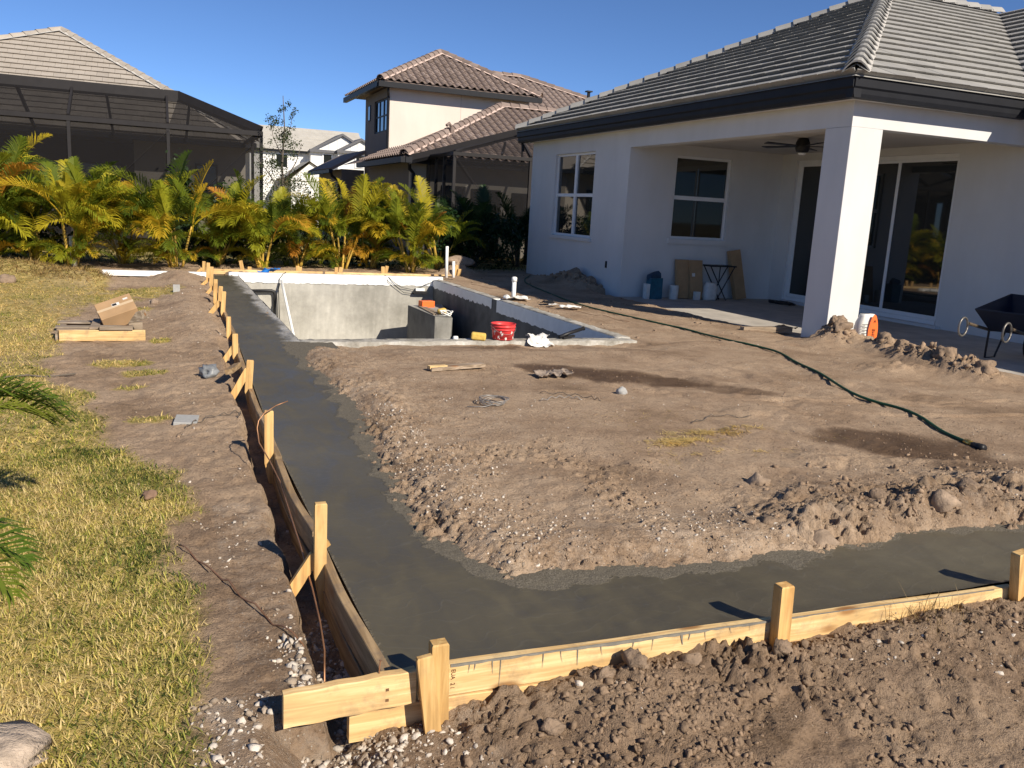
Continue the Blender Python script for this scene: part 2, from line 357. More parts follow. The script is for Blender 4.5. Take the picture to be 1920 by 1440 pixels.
def grass_mask(x, y):
    e = np.interp(y, *GE)+(fbm(x*3.1, y*2.2, 5, 4)-.5)*.42
    g = sstep(.10, -.10, x-e)
    for cx, cy, rx, ry in ((-.17,8.0,.22,.16),(-.36,8.55,.3,.2),(-.75,13.7,.5,.7),(-.25,14.6,.55,.8),(-.12,6.25,.16,.12),(-.42,12.4,.28,.5),(-.05,9.8,.13,.2),(-.25,7.4,.14,.1)):
        d = ((x-cx)/rx)**2+((y-cy)/ry)**2+(fbm(x*7, y*7, 3, 3)-.5)*1.4
        g = np.maximum(g, sstep(1.1, .5, d))
    bare = sstep(.60, .72, fbm(x*1.7+4, y*.9, 12, 4))*sstep(5.5, 7, y)*sstep(-2.2, -1.3, x)
    g = g*(1-.4*bare)
    far = sstep(20.5, 22, y); g = np.maximum(g*(1-far), far*.9)
    out = sstep(-2.5, -3.2, x)*sstep(19, 18, y); return np.clip(np.maximum(g, out), 0, 1)*np.where((x > .5) & (y < 20.5), 0, 1)

def height(x, y):
    """ground height and the masks that go with it"""
    n_big = fbm(x*.7, y*.7, 1, 3)-.5; n_mid = fbm(x*3.3, y*3.3, 21, 4)-.5; n_f = fbm(x*14, y*14, 33, 4)-.5
    xf = xform(y)
    # --- interior
    s = np.minimum(x-np.interp(y, *XIN), y-np.interp(x, *YIN))+(fbm(x*5, y*5, 8, 4)-.5)*.10+(fbm(x*19, y*19, 9, 3)-.5)*.035
    rise = sstep(-.10, .16, s)
    berm = np.exp(-((s-.26)/.2)**2)*.03*(.3+1.4*vnoise(x*1.9, y*1.9, 18))
    hin = -.036+rise*(.058+berm)+np.clip(s, 0, 1)*(.02+.05*n_big+.016*n_mid)
    hin = hin-.085*sstep(8.3, 9.15, y)*sstep(6.0, 5.3, x)*rise
    # tyre ruts and drag marks across the interior
    u = (x-2.2)*.94+(y-5)*.34
    hin += rise*sstep(.3, .8, s)*(.012*np.sin(u*9+n_mid*6)*sstep(.45, .62, fbm(x*.9, y*.9, 77, 2)))
    hin += rise*n_f*.010
    # wheelbarrow ruts
    for (ax, ay, bx_, by_, cv) in ((1.5,6.9,7.2,5.4,.25),(1.6,6.5,7.2,4.9,.3),(2.2,8.3,5.2,4.2,-.2),(5.0,9.0,6.2,3.8,.15)):
        L_ = math.hypot(bx_-ax, by_-ay); ux, uy = (bx_-ax)/L_, (by_-ay)/L_; t = ((x-ax)*ux+(y-ay)*uy)/L_; d = (x-ax)*-uy+(y-ay)*ux+cv*np.sin(t*3.1)+.05*np.sin(t*17)
        m_ = (t > 0)*(t < 1)*sstep(.42, .55, vnoise(x*1.2, y*1.2, 64)); hin = hin+rise*m_*(-.014*np.exp(-(d/.035)**2)+.008*np.exp(-((np.abs(d)-.07)/.03)**2))
    inside = (s > -.14)
    # --- left bank with a trench beside the form
    xb = xf-.15-.04*sstep(4.5, 3, y)+(fbm(x*0+3, y*4.2, 14, 4)-.5)*.11
    bank = sstep(xb+.025, xb-.035, x); tdepth = np.interp(y, [2,3,4.5,6,8.5,10], [-.23,-.215,-.19,-.16,-.12,-.07])
    hl = -.055+.035*n_big+.012*n_mid+.006*n_f+.03*sstep(-.4, .4, x)*sstep(3.5, 5.5, y)
    hleft = tdepth+n_f*.03+(hl-tdepth)*bank
    # --- front bank
    zc = np.interp(x, *ZC)-.014+(fbm(x*6, y*6, 40, 3)-.5)*.04
    hfront = zc+(-.15-zc)*sstep(2.36, 1.7, y)+.02*n_mid+.015*n_f
    wl = sstep(.42, .2, x); hfront = hfront*(1-wl)+hl*wl
    hole = sstep(.62, .48, x)*sstep(.2, .42, x)*sstep(2.75, 2.35, y)*sstep(2.0, 2.2, y)
    hfront = hfront-.05*hole
    left = x < xf-.02
    h = np.where(y < 2.44, hfront, np.where(left, hleft, hin))
    # under the footing stay low
    foot = (y >= 2.44) & (~left) & (s < -.095); h = np.where(foot, -.09, h)
    # --- ground beyond
    right = (x > 5.6) & (y > 9.0); h = np.where(right, -.005+.03*n_big+.028*n_mid+.014*n_f, h)
    def bump(cx, cy, rx, ry, a, p=1.0): return a*np.exp(-(((x-cx)/rx)**2+((y-cy)/ry)**2)**p)
    hm = np.zeros_like(x)
    for b in ((8.4,17.2,.28,.7,.16),(8.25,16.4,.4,.7,.10),(8.1,18.2,.4,.8,.08),(8.45,9.12,.28,.2,.19),(8.1,8.7,.32,.25,.14),(8.75,8.72,.3,.16,.06),(8.35,8.1,.26,.4,.13),(8.1,7.3,.26,.42,.14),(7.9,6.5,.28,.4,.13),(7.2,6.9,.4,.3,.06),
              (-2.1,16.9,.8,.5,.22),(-1.3,16.2,.55,.45,.2),(-2.9,17.3,.7,.5,.2),(.25,16.6,.42,.8,.17),(.35,14.6,.3,1.0,.07),(.30,12.5,.25,1.2,.06),(.35,10.5,.22,.8,.04),(6.4,19.2,.4,.25,.22),(3.15,3.2,.3,.14,.05),(3.95,3.25,.3,.16,.07),(3.35,3.6,.25,.15,.05),(4.7,3.5,.4,.3,.05)):
        hm = hm+bump(*b)
    h = h+hm
    # --- clods
    cm = np.where(y < 2.44, .18+.42*sstep(.75, 1.15, x)*sstep(2.5, 1.9, x)*sstep(1.7, 2.15, y)+.25*sstep(2.15, 2.36, y)*sstep(.7, 1.1, x), 0)*sstep(.2, .5, x)*sstep(1.3, 1.8, y)
    edge = np.exp(-np.clip(s, 0, 9)/.34)*sstep(-.10, -.03, s)*(y > 2.5)*(x > .9)
    cm = np.maximum(cm, edge*1.0); cm = np.maximum(cm, np.clip(hm, 0, .2)*9*(x > 2.5))
    cm = np.maximum(cm, np.exp(-(((x-3.9)/1.1)**2+((y-3.35)/.32)**2))*.95)
    cm = np.maximum(cm, .75*np.exp(-((x-1.75)/.75)**2-((y-4.0)/1.15)**2)*rise*sstep(.40, .58, fbm(x*3.1, y*3.1, 62, 3)))
    cm = np.maximum(cm, .16*rise*sstep(.45, .65, fbm(x*1.5, y*1.5, 61, 3)))
    cm = cm*(.35+.9*sstep(.38, .6, fbm(x*2.3, y*2.3, 71, 3)))
    cm = np.where(right & (hm < .04), .10, cm); cm = np.where(foot, 0, cm); cm = np.where(left & (y > 2.44), .03+.4*np.clip(bank*(1-bank)*4, 0, 1)+.12*sstep(.6, .7, fbm(x*2.5, y*2.5, 72, 3)), cm)
    wx = x+(n_f)*.06+(fbm(x*45, y*45, 36, 2)-.5)*.018; wy = y+(fbm(x*14+50, y*14, 35, 3)-.5)*.06+(fbm(x*45+9, y*45, 37, 2)-.5)*.018
    big = np.where((y < 2.44) | (hm > .03), 1.0, .25+.75*sstep(2.5, 3.1, x)*(y < 4.2))
    for sc, amp, sd in ((.16,.050*big,101), (.075,.036*(.45+.55*big),111), (.038,.020,121)):
        f1, cid = worley(wx/sc, wy/sc, sd)
        h = h+cm*amp*np.sqrt(np.clip(1-(f1/.62)**2, 0, 1))*(.25+.75*cid)*(cid > .25)
    rg = 1-np.abs(2*fbm(x*17, y*17, 133, 3)-1)
    h = h+cm*(.034*(fbm(x*30, y*30, 131, 3)-.5)+.03*(fbm(x*9, y*9, 132, 3)-.5)-.035*sstep(.8, 1, rg))
    # boot prints with tread in the front bank
    h0 = lambda a_, b__: np.interp(a_, *ZC)-.014+(-.15-np.interp(a_, *ZC)+.014)*float(sstep(2.36, 1.7, np.array(b__)))
    for px, py, ang, L in ((2.15,2.08,.5,.15),(2.02,2.22,.35,.12),(2.33,2.2,-.3,.13),(1.80,1.98,.7,.15),(1.92,2.05,.75,.13),(2.62,2.05,.15,.15),(1.45,2.0,-.5,.12)):
        a = (x-px)*math.sin(ang)+(y-py)*math.cos(ang); b = (x-px)*math.cos(ang)-(y-py)*math.sin(ang)
        d = (a/L)**2+(b/.055)**2; pm = sstep(1.15, .85, d); t = .5+.5*np.sin(a*2*math.pi/.024+np.abs(b)*60)
        h = h*(1-pm*.9)+pm*.9*(h0(px, py)+.006)+pm*.009*t+.010*np.exp(-((d-1.25)/.3)**2)
    slab = (x > 8.15) & (y > 9.5) & (x < 14) & (y < 16); h = np.where(slab, np.minimum(h, -.13), h)
    slab2 = (x > 8.75) & (y > 6.2) & (y <= 9.5) & (x < 14); h = np.where(slab2, np.minimum(h, -.115+.6*np.clip(hm, 0, 1)*sstep(9.6, 8.9, x)), h)
    return h, s, hm, cm, bank*left, rise

def axis(segs):
    out = [segs[0][0]]
    for a, b, st0, st1 in segs:
        x = a
        n = max(1, int(round((b-a)/((st0+st1)/2)))); t = np.linspace(0, 1, n+1)[1:]
        out.extend(a+(b-a)*(t*st0+(t*t)*(st1-st0)/2)/(st0+(st1-st0)/2))
    return np.array(out)
gx = axis([(-600,-60,270,60),(-60,-16,15,3),(-16,-4,1.5,.15),(-4,-1.2,.12,.03),(-1.2,.3,.022,.014),(.3,4.2,.0115,.0125),(4.2,9.2,.014,.045),(9.2,18,.06,.5),(18,60,2,8),(60,600,60,270)])
gy = axis([(-600,-40,270,20),(-40,-4,10,1),(-4,1.2,.6,.06),(1.2,1.6,.03,.011),(1.6,3.5,.0095,.0105),(3.5,6.5,.0115,.022),(6.5,10.5,.022,.035),(10.5,21.5,.035,.09),(21.5,30,.3,1.5),(30,90,3,10),(90,900,60,300)])
GX, GY = np.meshgrid(gx, gy)
GH, GS, GHM, GCM, GBK, GRISE = height(GX, GY)
gm = grass_mask(GX, GY)
wet = np.zeros_like(GX)
wn = (fbm(GX*3, GY*3, 55, 4)-.5)*1.5
for cx, cy, rx, ry, rot, a in ((3.95,6.98,1.05,.36,-.68,1.0),(4.75,6.15,.45,.14,-.6,.7),(3.5,9.12,.5,.14,0,.7),(4.9,4.35,.62,.42,-.6,.95),(5.0,3.8,.6,.22,0,.6),(2.45,7.7,.2,.1,0,.4),(3.5,3.35,1.2,.25,0,.25)):
    dx = (GX-cx)*math.cos(rot)+(GY-cy)*math.sin(rot); dy = -(GX-cx)*math.sin(rot)+(GY-cy)*math.cos(rot)
    wet = np.maximum(wet, a*sstep(1.25, .5, (dx/rx)**2+(dy/ry)**2+wn))
wet = np.where(GY < 2.44, np.maximum(wet, .42+.5*(fbm(GX*2, GY*2, 58, 3)-.5)), wet); wet = np.where((GX < xform(GY)) & (GX > -.3) & (GY > 2.44) & (GY < 6), np.maximum(wet, .45*sstep(6, 3.5, GY)*sstep(-.2, .25, GX)*(.4+1.2*(fbm(GX*2.5, GY*2.5, 59, 3)-.2))), wet); wet = np.clip(wet, 0, 1)
pale = np.clip(np.where((GY < 2.6) & (GX < .95), .9, 0)+np.where((GX < .62) & (GX > .2) & (GY < 4.4), .6, 0)+np.exp(-np.clip(GS, 0, 9)/.5)*GRISE*.7+.12, 0, 1)*(1-gm)
mask = np.stack([gm, wet, pale, np.ones_like(GX)], -1).reshape(-1, 4)
nx, ny = len(gx), len(gy)
idx = np.arange(nx*ny).reshape(ny, nx)
F = np.stack([idx[:-1,:-1], idx[:-1,1:], idx[1:,1:], idx[1:,:-1]], -1)
cx = (gx[:-1]+gx[1:])/2; cy = (gy[:-1]+gy[1:])/2; CX, CY = np.meshgrid(cx, cy)
hole = (CX > 1.36) & (CX < 5.44) & (CY > 9.44) & (CY < 17.62)
F = F[~hole]
ground = struct(npmesh('ground', np.stack([GX, GY, GH], -1).reshape(-1, 3), F.reshape(-1, 4), DIRT, smooth=True, cols={'mask': mask}))

def ground_z(x, y):
    i = min(max(int(np.searchsorted(gx, x))-1, 0), nx-2); j = min(max(int(np.searchsorted(gy, y))-1, 0), ny-2)
    u = (x-gx[i])/(gx[i+1]-gx[i]); v = (y-gy[j])/(gy[j+1]-gy[j])
    return float((GH[j,i]*(1-u)+GH[j,i+1]*u)*(1-v)+(GH[j+1,i]*(1-u)+GH[j+1,i+1]*u)*v)
def ground_za(x, y):
    i = np.clip(np.searchsorted(gx, x)-1, 0, nx-2); j = np.clip(np.searchsorted(gy, y)-1, 0, ny-2)
    u = (x-gx[i])/(gx[i+1]-gx[i]); v = (y-gy[j])/(gy[j+1]-gy[j])
    return (GH[j,i]*(1-u)+GH[j,i+1]*u)*(1-v)+(GH[j+1,i]*(1-u)+GH[j+1,i+1]*u)*v

# ------------------------------------------------------------------ freshly poured concrete footing (L shaped strip)
fx = axis([(.6,1.7,.022,.022),(1.7,9.5,.03,.12)]); fy = axis([(2.462,3.7,.022,.022),(3.7,9.5,.03,.05),(9.5,17.55,.06,.1)])
FX, FY = np.meshgrid(fx, fy)
XL = xform(FY)+.0
FXN = FX < 1.701
FX2 = np.where(FXN, XL+(FX-.6)/1.1*(1.7-XL), FX)
pe = 1.37+(fbm(FX*2, FY*6, 91, 3)-.5)*.02
FX2 = np.where((FY > 9.4) & FXN, XL+(FX-.6)/1.1*(pe-XL), FX2)
dl = FX2-XL
FZ = .012*(fbm(FX2*1.2, FY*.8, 95, 3)-.5)+.004*(fbm(FX2*6, FY*2.5, 96, 3)-.5)+.018*np.exp(-np.clip(FY-2.46, 0, 9)/.05)*(FX2 < 3.5)
FZ = FZ+.01*(fbm(FX2*16, FY*16, 97, 3)-.5)*sstep(.35, .6, dl)
_, FS, _, _, _, _ = height(FX2, FY)
pl = np.where(FY > 9.4, sstep(.17, .04, pe-FX2+(fbm(FX2*5, FY*3, 98, 4)-.5)*.30), 0)
gr = np.where(FY < 9.4, sstep(-.15, .0, FS+(fbm(FX2*6, FY*6, 99, 3)-.5)*.22), 0)
gr = np.maximum(gr, .5*np.exp(-np.clip(dl, 0, 9)/.03))
keep = np.ones((len(fy)-1, len(fx)-1), bool)
CFX = (fx[:-1]+fx[1:])/2; CFY = (fy[:-1]+fy[1:])/2; A, B = np.meshgrid(CFX, CFY)
keep &= ~((A > 1.7) & (B > 3.7))
fi = np.arange(len(fx)*len(fy)).reshape(len(fy), len(fx))
FF = np.stack([fi[:-1,:-1], fi[:-1,1:], fi[1:,1:], fi[1:,:-1]], -1)[keep]
struct(npmesh('concrete_footing', np.stack([FX2, FY, FZ], -1).reshape(-1, 3), FF.reshape(-1, 4), FRESH, smooth=True,
       cols={'mask': np.stack([pl, gr, gr*0, gr*0+1], -1).reshape(-1, 4)}))

# ------------------------------------------------------------------ loose stones: shell gravel and soil crumbs
_g = (1+5**.5)/2
ICO = np.array([(-1,_g,0),(1,_g,0),(-1,-_g,0),(1,-_g,0),(0,-1,_g),(0,1,_g),(0,-1,-_g),(0,1,-_g),(_g,0,-1),(_g,0,1),(-_g,0,-1),(-_g,0,1)])/math.sqrt(1+_g*_g)
ICOF = np.array([(0,11,5),(0,5,1),(0,1,7),(0,7,10),(0,10,11),(1,5,9),(5,11,4),(11,10,2),(10,7,6),(7,1,8),(3,9,4),(3,4,2),(3,2,6),(3,6,8),(3,8,9),(4,9,5),(2,4,11),(6,2,10),(8,6,7),(9,8,1)])
def ico2():
    v = [Vector(p) for p in ICO]; f = []; c = {}
    def mid(a, b):
        k = (min(a, b), max(a, b))
        if k not in c: v.append(((v[a]+v[b])/2).normalized()); c[k] = len(v)-1
        return c[k]
    for a, b, d in ICOF:
        x, y, z = mid(a, b), mid(b, d), mid(d, a); f += [(a,x,z),(b,y,x),(d,z,y),(x,y,z)]
    return np.array([tuple(p) for p in v]), np.array(f)
ICO2, ICO2F = ico2()
nr = np.random.RandomState(11)
def stones(name, pts, sizes, cols, mat, flat=.6, base=(ICO, ICOF), jit=.28, sink=.25, smooth=False):
    bv, bf = base; n = len(pts)
    V = np.repeat(bv[None], n, 0)*(1+nr.uniform(-jit, jit, (n, len(bv), 1)))
    V = V*np.stack([nr.uniform(.7, 1.3, n), nr.uniform(.7, 1.1, n), nr.uniform(.45, .95, n)*flat], -1)[:,None,:]
    q = nr.normal(size=(n, 4)); q[:,1:3] *= .45; q /= np.linalg.norm(q, axis=1)[:,None]; a, b, c, d = q.T
    Rm_ = np.stack([np.stack([1-2*(c*c+d*d), 2*(b*c-a*d), 2*(b*d+a*c)], -1), np.stack([2*(b*c+a*d), 1-2*(b*b+d*d), 2*(c*d-a*b)], -1), np.stack([2*(b*d-a*c), 2*(c*d+a*b), 1-2*(b*b+c*c)], -1)], 1)
    V = np.einsum('nij,nkj->nki', Rm_, V)*sizes[:,None,None]
    V = V+pts[:,None,:]+np.array([0,0,1.])*(sizes*flat*(.5-sink))[:,None,None]
    Fm = (bf[None]+(np.arange(n)*len(bv))[:,None,None]).reshape(-1, 3)
    C = np.repeat(cols[:,None,:], len(bv), 1).reshape(-1, 4)
    o = npmesh(name, V.reshape(-1, 3), Fm, mat, smooth=smooth, cols={'tint': C}); o['kind'] = 'stuff'; return o
def scatter(n, box, dens):
    x = nr.uniform(box[0], box[1], n); y = nr.uniform(box[2], box[3], n); k = nr.uniform(size=n) < dens(x, y); return x[k], y[k]
def on_foot(x, y): return (y > 2.4) & (x > xform(y)-.05) & (np.minimum(x-np.interp(y, *XIN), y-np.interp(x, *YIN)) < .03) & (y < 17.6)
PX, PY, PS = [], [], []
def addp(n, box, dens, s0, s1):
    x, y = scatter(n, box, lambda a, b: np.where(on_foot(a, b), 0, dens(a, b))); u = nr.uniform(size=len(x))
    PX.append(x); PY.append(y); PS.append(s0+(s1-s0)*u**3)
patch = lambda sc, lo, hi, sd: (lambda x, y: sstep(lo, hi, fbm(x*sc, y*sc, sd, 3)))
addp(2700, (.15,.66,2.25,3.35), lambda x, y: sstep(.12, .6, (x-.2)*1.4+(2.9-y)*.15)*np.clip(1.1-abs(y-2.75)*.9, 0, 1), .004, .018)
addp(800, (.05,.75,2.0,2.6), patch(5, .35, .6, 201), .004, .020)
addp(300, (.1,.62,3.3,5.0), patch(4, .5, .7, 202), .004, .016)
addp(1500, (.62,1.7,1.7,2.42), lambda x, y: sstep(1.6, .8, x)*patch(4, .38, .6, 203)(x, y), .003, .017)
addp(700, (1.2,3.6,1.5,2.4), patch(3, .5, .72, 204), .004, .016)
addp(8500, (1.0,2.8,3.0,6.4), lambda x, y: np.exp(-np.abs(np.minimum(x-np.interp(y, *XIN), y-np.interp(x, *YIN))-.25)/.3)*patch(2.2, .36, .62, 205)(x, y), .0025, .012)
addp(1100, (2.2,5,2.95,4.5), lambda x, y: np.exp(-np.abs(y-3.15)/.3)*patch(2.5, .42, .66, 206)(x, y), .003, .013)
addp(2200, (1.4,7.5,3.5,9.2), patch(1.3, .45, .75, 207), .0025, .009)
addp(500, (-.2,.6,4.5,15), patch(2, .5, .7, 208), .004, .014)
addp(900, (.36,.63,2.15,2.95), lambda x, y: np.ones_like(x)*.8, .007, .021)
px = np.concatenate(PX); py = np.concatenate(PY); ps = np.concatenate(PS)
k_ = np.abs(ground_za(px+.02, py)-ground_za(px-.02, py)) < .03; px, py, ps = px[k_], py[k_], ps[k_]; pz = ground_za(px, py)
tone = nr.uniform(.75, 1.1, (len(px), 1)); pc = np.concatenate([np.array([.58,.52,.45])*tone, np.ones((len(px), 1))], 1)
dirty = nr.uniform(size=len(px)) < .45; pc[dirty,:3] *= np.array([.62,.56,.5])
o = stones('shell_gravel', np.stack([px, py, pz], -1), ps, pc, CLOD, .62, jit=.42, sink=.42)
tag(o, 'pale shell gravel strewn over the soil along the form boards', 'gravel')
PX, PY, PS = [], [], []
S_ = lambda x, y: np.minimum(x-np.interp(y, *XIN), y-np.interp(x, *YIN))
addp(2200, (.8,3.6,1.7,2.42), lambda x, y: (.15+.85*sstep(2.5, 1.9, x)*sstep(.75, 1.1, x))*sstep(1.8, 2.3, y)*patch(3, .3, .6, 221)(x, y), .006, .021)
addp(1700, (1.0,6,2.95,6.5), lambda x, y: np.exp(-np.abs(S_(x, y)-.10)/.12)*patch(2.4, .35, .6, 222)(x, y), .005, .017)
addp(700, (2.6,6,2.95,3.9), lambda x, y: np.exp(-np.abs(y-3.25)/.25)*patch(2, .4, .6, 223)(x, y), .007, .028)
addp(420, (7.2,9.2,5.7,9.4), lambda x, y: sstep(.04, .12, height(x, y)[2]), .015, .06)
addp(260, (7.7,8.55,15.6,19.2), lambda x, y: sstep(.05, .14, height(x, y)[2]), .03, .10)
px = np.concatenate(PX); py = np.concatenate(PY); ps = np.concatenate(PS); pz = ground_za(px, py)
tone = nr.uniform(.7, 1.1, (len(px), 1)); pc = np.concatenate([np.where((py < 2.44)[:,None], np.array([.24,.17,.115]), np.array([.33,.235,.162]))*tone, np.ones((len(px), 1))], 1)
o = stones('soil_clods', np.stack([px, py, pz], -1), ps, pc, CLOD, .75, (ICO2, ICO2F), .34, .45)
tag(o, 'crumbly brown soil clods along the dug edges', 'soil')
PX, PY, PS = [], [], []
addp(6000, (1.1,3.2,3.0,6.0), lambda x, y: np.exp(-((x-1.75)/.75)**2-((y-4.0)/1.15)**2)*patch(3.1, .38, .6, 62)(x, y), .003, .014)
addp(10000, (1.0,6,2.95,9.0), lambda x, y: np.exp(-np.abs(S_(x, y)-.12)/.15)*patch(2.4, .3, .6, 224)(x, y), .002, .012)
addp(12000, (.55,4.2,1.45,2.43), lambda x, y: (.12+.88*sstep(.8, 1.2, x)*np.maximum(sstep(2.5, 1.9, x), sstep(2.1, 2.35, y)))*patch(2.6, .33, .6, 211)(x, y)*sstep(1.4, 2.1, y), .003, .017)
addp(5200, (1.0,5.5,3.0,6.5), lambda x, y: np.exp(-np.abs(np.minimum(x-np.interp(y, *XIN), y-np.interp(x, *YIN))-.15)/.16)*patch(2.4, .33, .6, 212)(x, y), .004, .016)
addp(2600, (2.6,5.2,2.95,4.2), lambda x, y: np.exp(-np.abs(y-3.3)/.3)*patch(2, .4, .62, 213)(x, y), .005, .022)
addp(3200, (7.0,9.3,5.7,9.4), lambda x, y: sstep(.05, .15, height(x, y)[2]), .008, .05)
addp(9000, (1.2,8,3.4,9.2), patch(1.6, .40, .7, 214), .002, .010)
addp(1500, (-.4,.6,2.6,9), patch(2.2, .42, .7, 217), .002, .008)
addp(800, (5.6,8.4,9.4,19), patch(1.6, .42, .7, 215), .008, .03)
addp(1200, (7.6,8.55,15.6,19.4), lambda x, y: sstep(.08, .2, height(x, y)[2]), .012, .06)
addp(700, (0,.6,2.7,17), patch(2, .45, .7, 216), .004, .016)
px = np.concatenate(PX); py = np.concatenate(PY); ps = np.concatenate(PS); pz = ground_za(px, py)
tone = nr.uniform(.72, 1.12, (len(px), 1)); pc = np.concatenate([np.where((py < 2.44)[:,None], np.array([.255,.18,.122]), np.array([.31,.222,.152]))*tone, np.ones((len(px), 1))], 1)
o = stones('soil_crumbs', np.stack([px, py, pz], -1), ps, pc, CLOD, .8, jit=.4, sink=.4)
tag(o, 'brown soil crumbs and small clods on the dug ground', 'soil')

# ------------------------------------------------------------------ lawn blades
def blades(name, n, box, dens, l0, l1, w0, w1, pal, seed, hgt=(.25,1.0), lift=-.004):
    x, y = scatter(n, box, dens); m = len(x); z = ground_za(x, y)+lift
    L = l0+(l1-l0)*nr.uniform(0, 1, m)**1.6*1.25; W = nr.uniform(w0, w1, m); az = nr.uniform(0, 2*math.pi, m); el = nr.uniform(hgt[0], hgt[1], m)
    d = np.stack([np.cos(az), np.sin(az)], -1); p = np.stack([-np.sin(az), np.cos(az)], -1); V = np.zeros((m, 5, 3))
    r1 = L*.5*np.cos(el); h1 = L*.5*np.sin(el); el2 = el-nr.uniform(-.1, .9, m); r2 = r1+L*.5*np.cos(el2); h2 = h1+L*.5*np.sin(el2); h2 = np.maximum(h2, .004)
    for k, (r, h, ww) in enumerate(((r1*0, h1*0, W), (r1, h1, W*.8))):
        for sg in (0, 1):
            V[:,k*2+sg,0] = x+d[:,0]*r+p[:,0]*ww*(sg-.5); V[:,k*2+sg,1] = y+d[:,1]*r+p[:,1]*ww*(sg-.5); V[:,k*2+sg,2] = z+h
    V[:,4,0] = x+d[:,0]*r2; V[:,4,1] = y+d[:,1]*r2; V[:,4,2] = z+h2
    b = np.arange(m)[:,None]*5; Fq = np.concatenate([b+np.array([[0,1,3]]), b+np.array([[0,3,2]]), b+np.array([[2,3,4]])])
    pal = np.array(pal); t = np.clip(fbm(x*2.2, y*1.6, seed, 4)*1.9-.38+nr.normal(0, .38, m), 0, .999)*(len(pal)-1); i = t.astype(int); f = (t-i)[:,None]
    c = pal[i]*(1-f)+pal[np.minimum(i+1, len(pal)-1)]*f; c = c*nr.uniform(.75, 1.25, (m, 1)); c = np.concatenate([c, np.ones((m, 1))], 1)
    o = npmesh(name, V.reshape(-1, 3), Fq, GRASSM, cols={'tint': np.repeat(c[:,None,:], 5, 1).reshape(-1, 4)}); o['kind'] = 'stuff'; return o
PAL_N = [(.06,.10,.02),(.20,.25,.045),(.48,.46,.10),(.72,.60,.20),(.80,.64,.32)]
PAL_M = [(.14,.19,.03),(.42,.42,.08),(.72,.60,.18),(.82,.65,.26),(.80,.62,.30)]
tag(blades('lawn_grass', 140000, (-1.4,.2,1.9,5.6), lambda x, y: grass_mask(x, y)**1.3, .018, .050, .0026, .0055, PAL_N, 301, (.05, 1.1)), 'yellowing coarse lawn grass in the near left corner', 'grass')
tag(blades('lawn_grass', 80000, (-2.4,.2,5.4,11), lambda x, y: grass_mask(x, y)**1.3, .025, .065, .0045, .009, PAL_M, 302, (.02, .85)), 'sunlit yellow lawn grass beside the bare dirt strip', 'grass')
tag(blades('lawn_grass', 50000, (-4.5,.3,11,19), lambda x, y: grass_mask(x, y)**1.2, .03, .085, .008, .014, [(.20,.24,.04),(.50,.44,.10),(.74,.58,.19),(.80,.62,.25),(.74,.55,.24)], 303, (.0, .6)), 'dry straw coloured grass on the far left lawn', 'grass')
def mounds(x, y): return sstep(.05, .12, height(x, y)[2])*(x < -.6)
tag(blades('dead_turf', 9000, (-4,-.7,15.4,18.2), mounds, .08, .2, .006, .012, [(.22,.15,.07),(.42,.28,.11),(.50,.36,.16)], 304, (.1, .8)), 'heaps of dead brown turf lying before the palms', 'turf')
tag(blades('loose_straw', 60000, (2.7,4.3,4.2,5.4), lambda x, y: .9*(np.exp(-((x-3.2)/.16)**2-((y-4.75)/.06)**2)+.45*np.exp(-((x-3.6)/.32)**2-((y-4.95)/.06)**2)+.4*np.exp(-((x-3.45)/.25)**2-((y-4.5)/.05)**2))*sstep(.35, .6, fbm(x*9, y*9, 89, 3)), .025, .07, .004, .007, [(.62,.46,.18),(.78,.62,.28)], 307, (.02, .25), .006), 'yellow straw lying on the smooth dirt in the middle', 'straw')
tag(blades('lawn_grass', 22000, (-9,9.5,20.6,33), lambda x, y: np.ones_like(x), .06, .14, .012, .02, [(.03,.06,.012),(.06,.10,.02),(.11,.14,.03)], 306), 'green neighbour lawn glimpsed behind the palms', 'grass')
tag(blades('loose_straw', 1500, (2.7,4.6,4.3,5.6), lambda x, y: sstep(.40, .56, fbm(x*1.8+3, y*3.0, 89, 3)), .03, .09, .002, .0045, [(.50,.37,.14),(.62,.48,.20)], 307, (.02, .2)), 'yellow straw lying on the smooth dirt in the middle', 'straw')
tag(blades('lawn_grass', 42000, (-2.9,-1.4,1.9,5.6), lambda x, y: grass_mask(x, y), .03, .065, .004, .008, PAL_N, 308, (.05, 1.0)), 'yellowing lawn grass under the near palm at the left edge', 'grass')
# ------------------------------------------------------------------ formwork: boards and stakes
def form_board(name, pts, th, z0, z1, mat, label, group, outward):
    """board swept along a gently bowed plan line; outward = unit normal pointing away from the concrete"""
    mb = MB(); n = len(pts); ox, oy = outward
    sec = [(0, z0), (0, z1-.002), (.003, z1), (th-.003, z1), (th, z1-.003), (th, z0)]
    vs = []
    for (x, y, dz) in pts: vs += [(x+ox*a, y+oy*a, b+dz) for a, b in sec]
    k = len(sec); fs = [(i*k+j, i*k+(j+1)%k, (i+1)*k+(j+1)%k, (i+1)*k+j) for i in range(n-1) for j in range(k)]
    fs += [tuple(range(k-1, -1, -1)), tuple((n-1)*k+j for j in range(k))]
    mb.add(vs, fs); o = mb.build(name, mat); tag(o, label, 'board', group); m = pts[n//2]; return recentre(o, (m[0], m[1], z0))
GB = 'form boards round the footing'
lab = ['warped form board on the left side, nearest the corner of the footing', 'bowed left form board between the two nearest left stakes', 'left form board beside the copper wire', 'left form board just past the long bare wire end',
       'left form board where the footing starts to widen', 'left form board beside the near corner of the pool', 'left form board along the middle of the pool', 'left form board at the far end of the pool']
ys = [2.49, 3.75, 5.0, 6.15, 7.6, 9.2, 11.6, 14.4, 17.5]
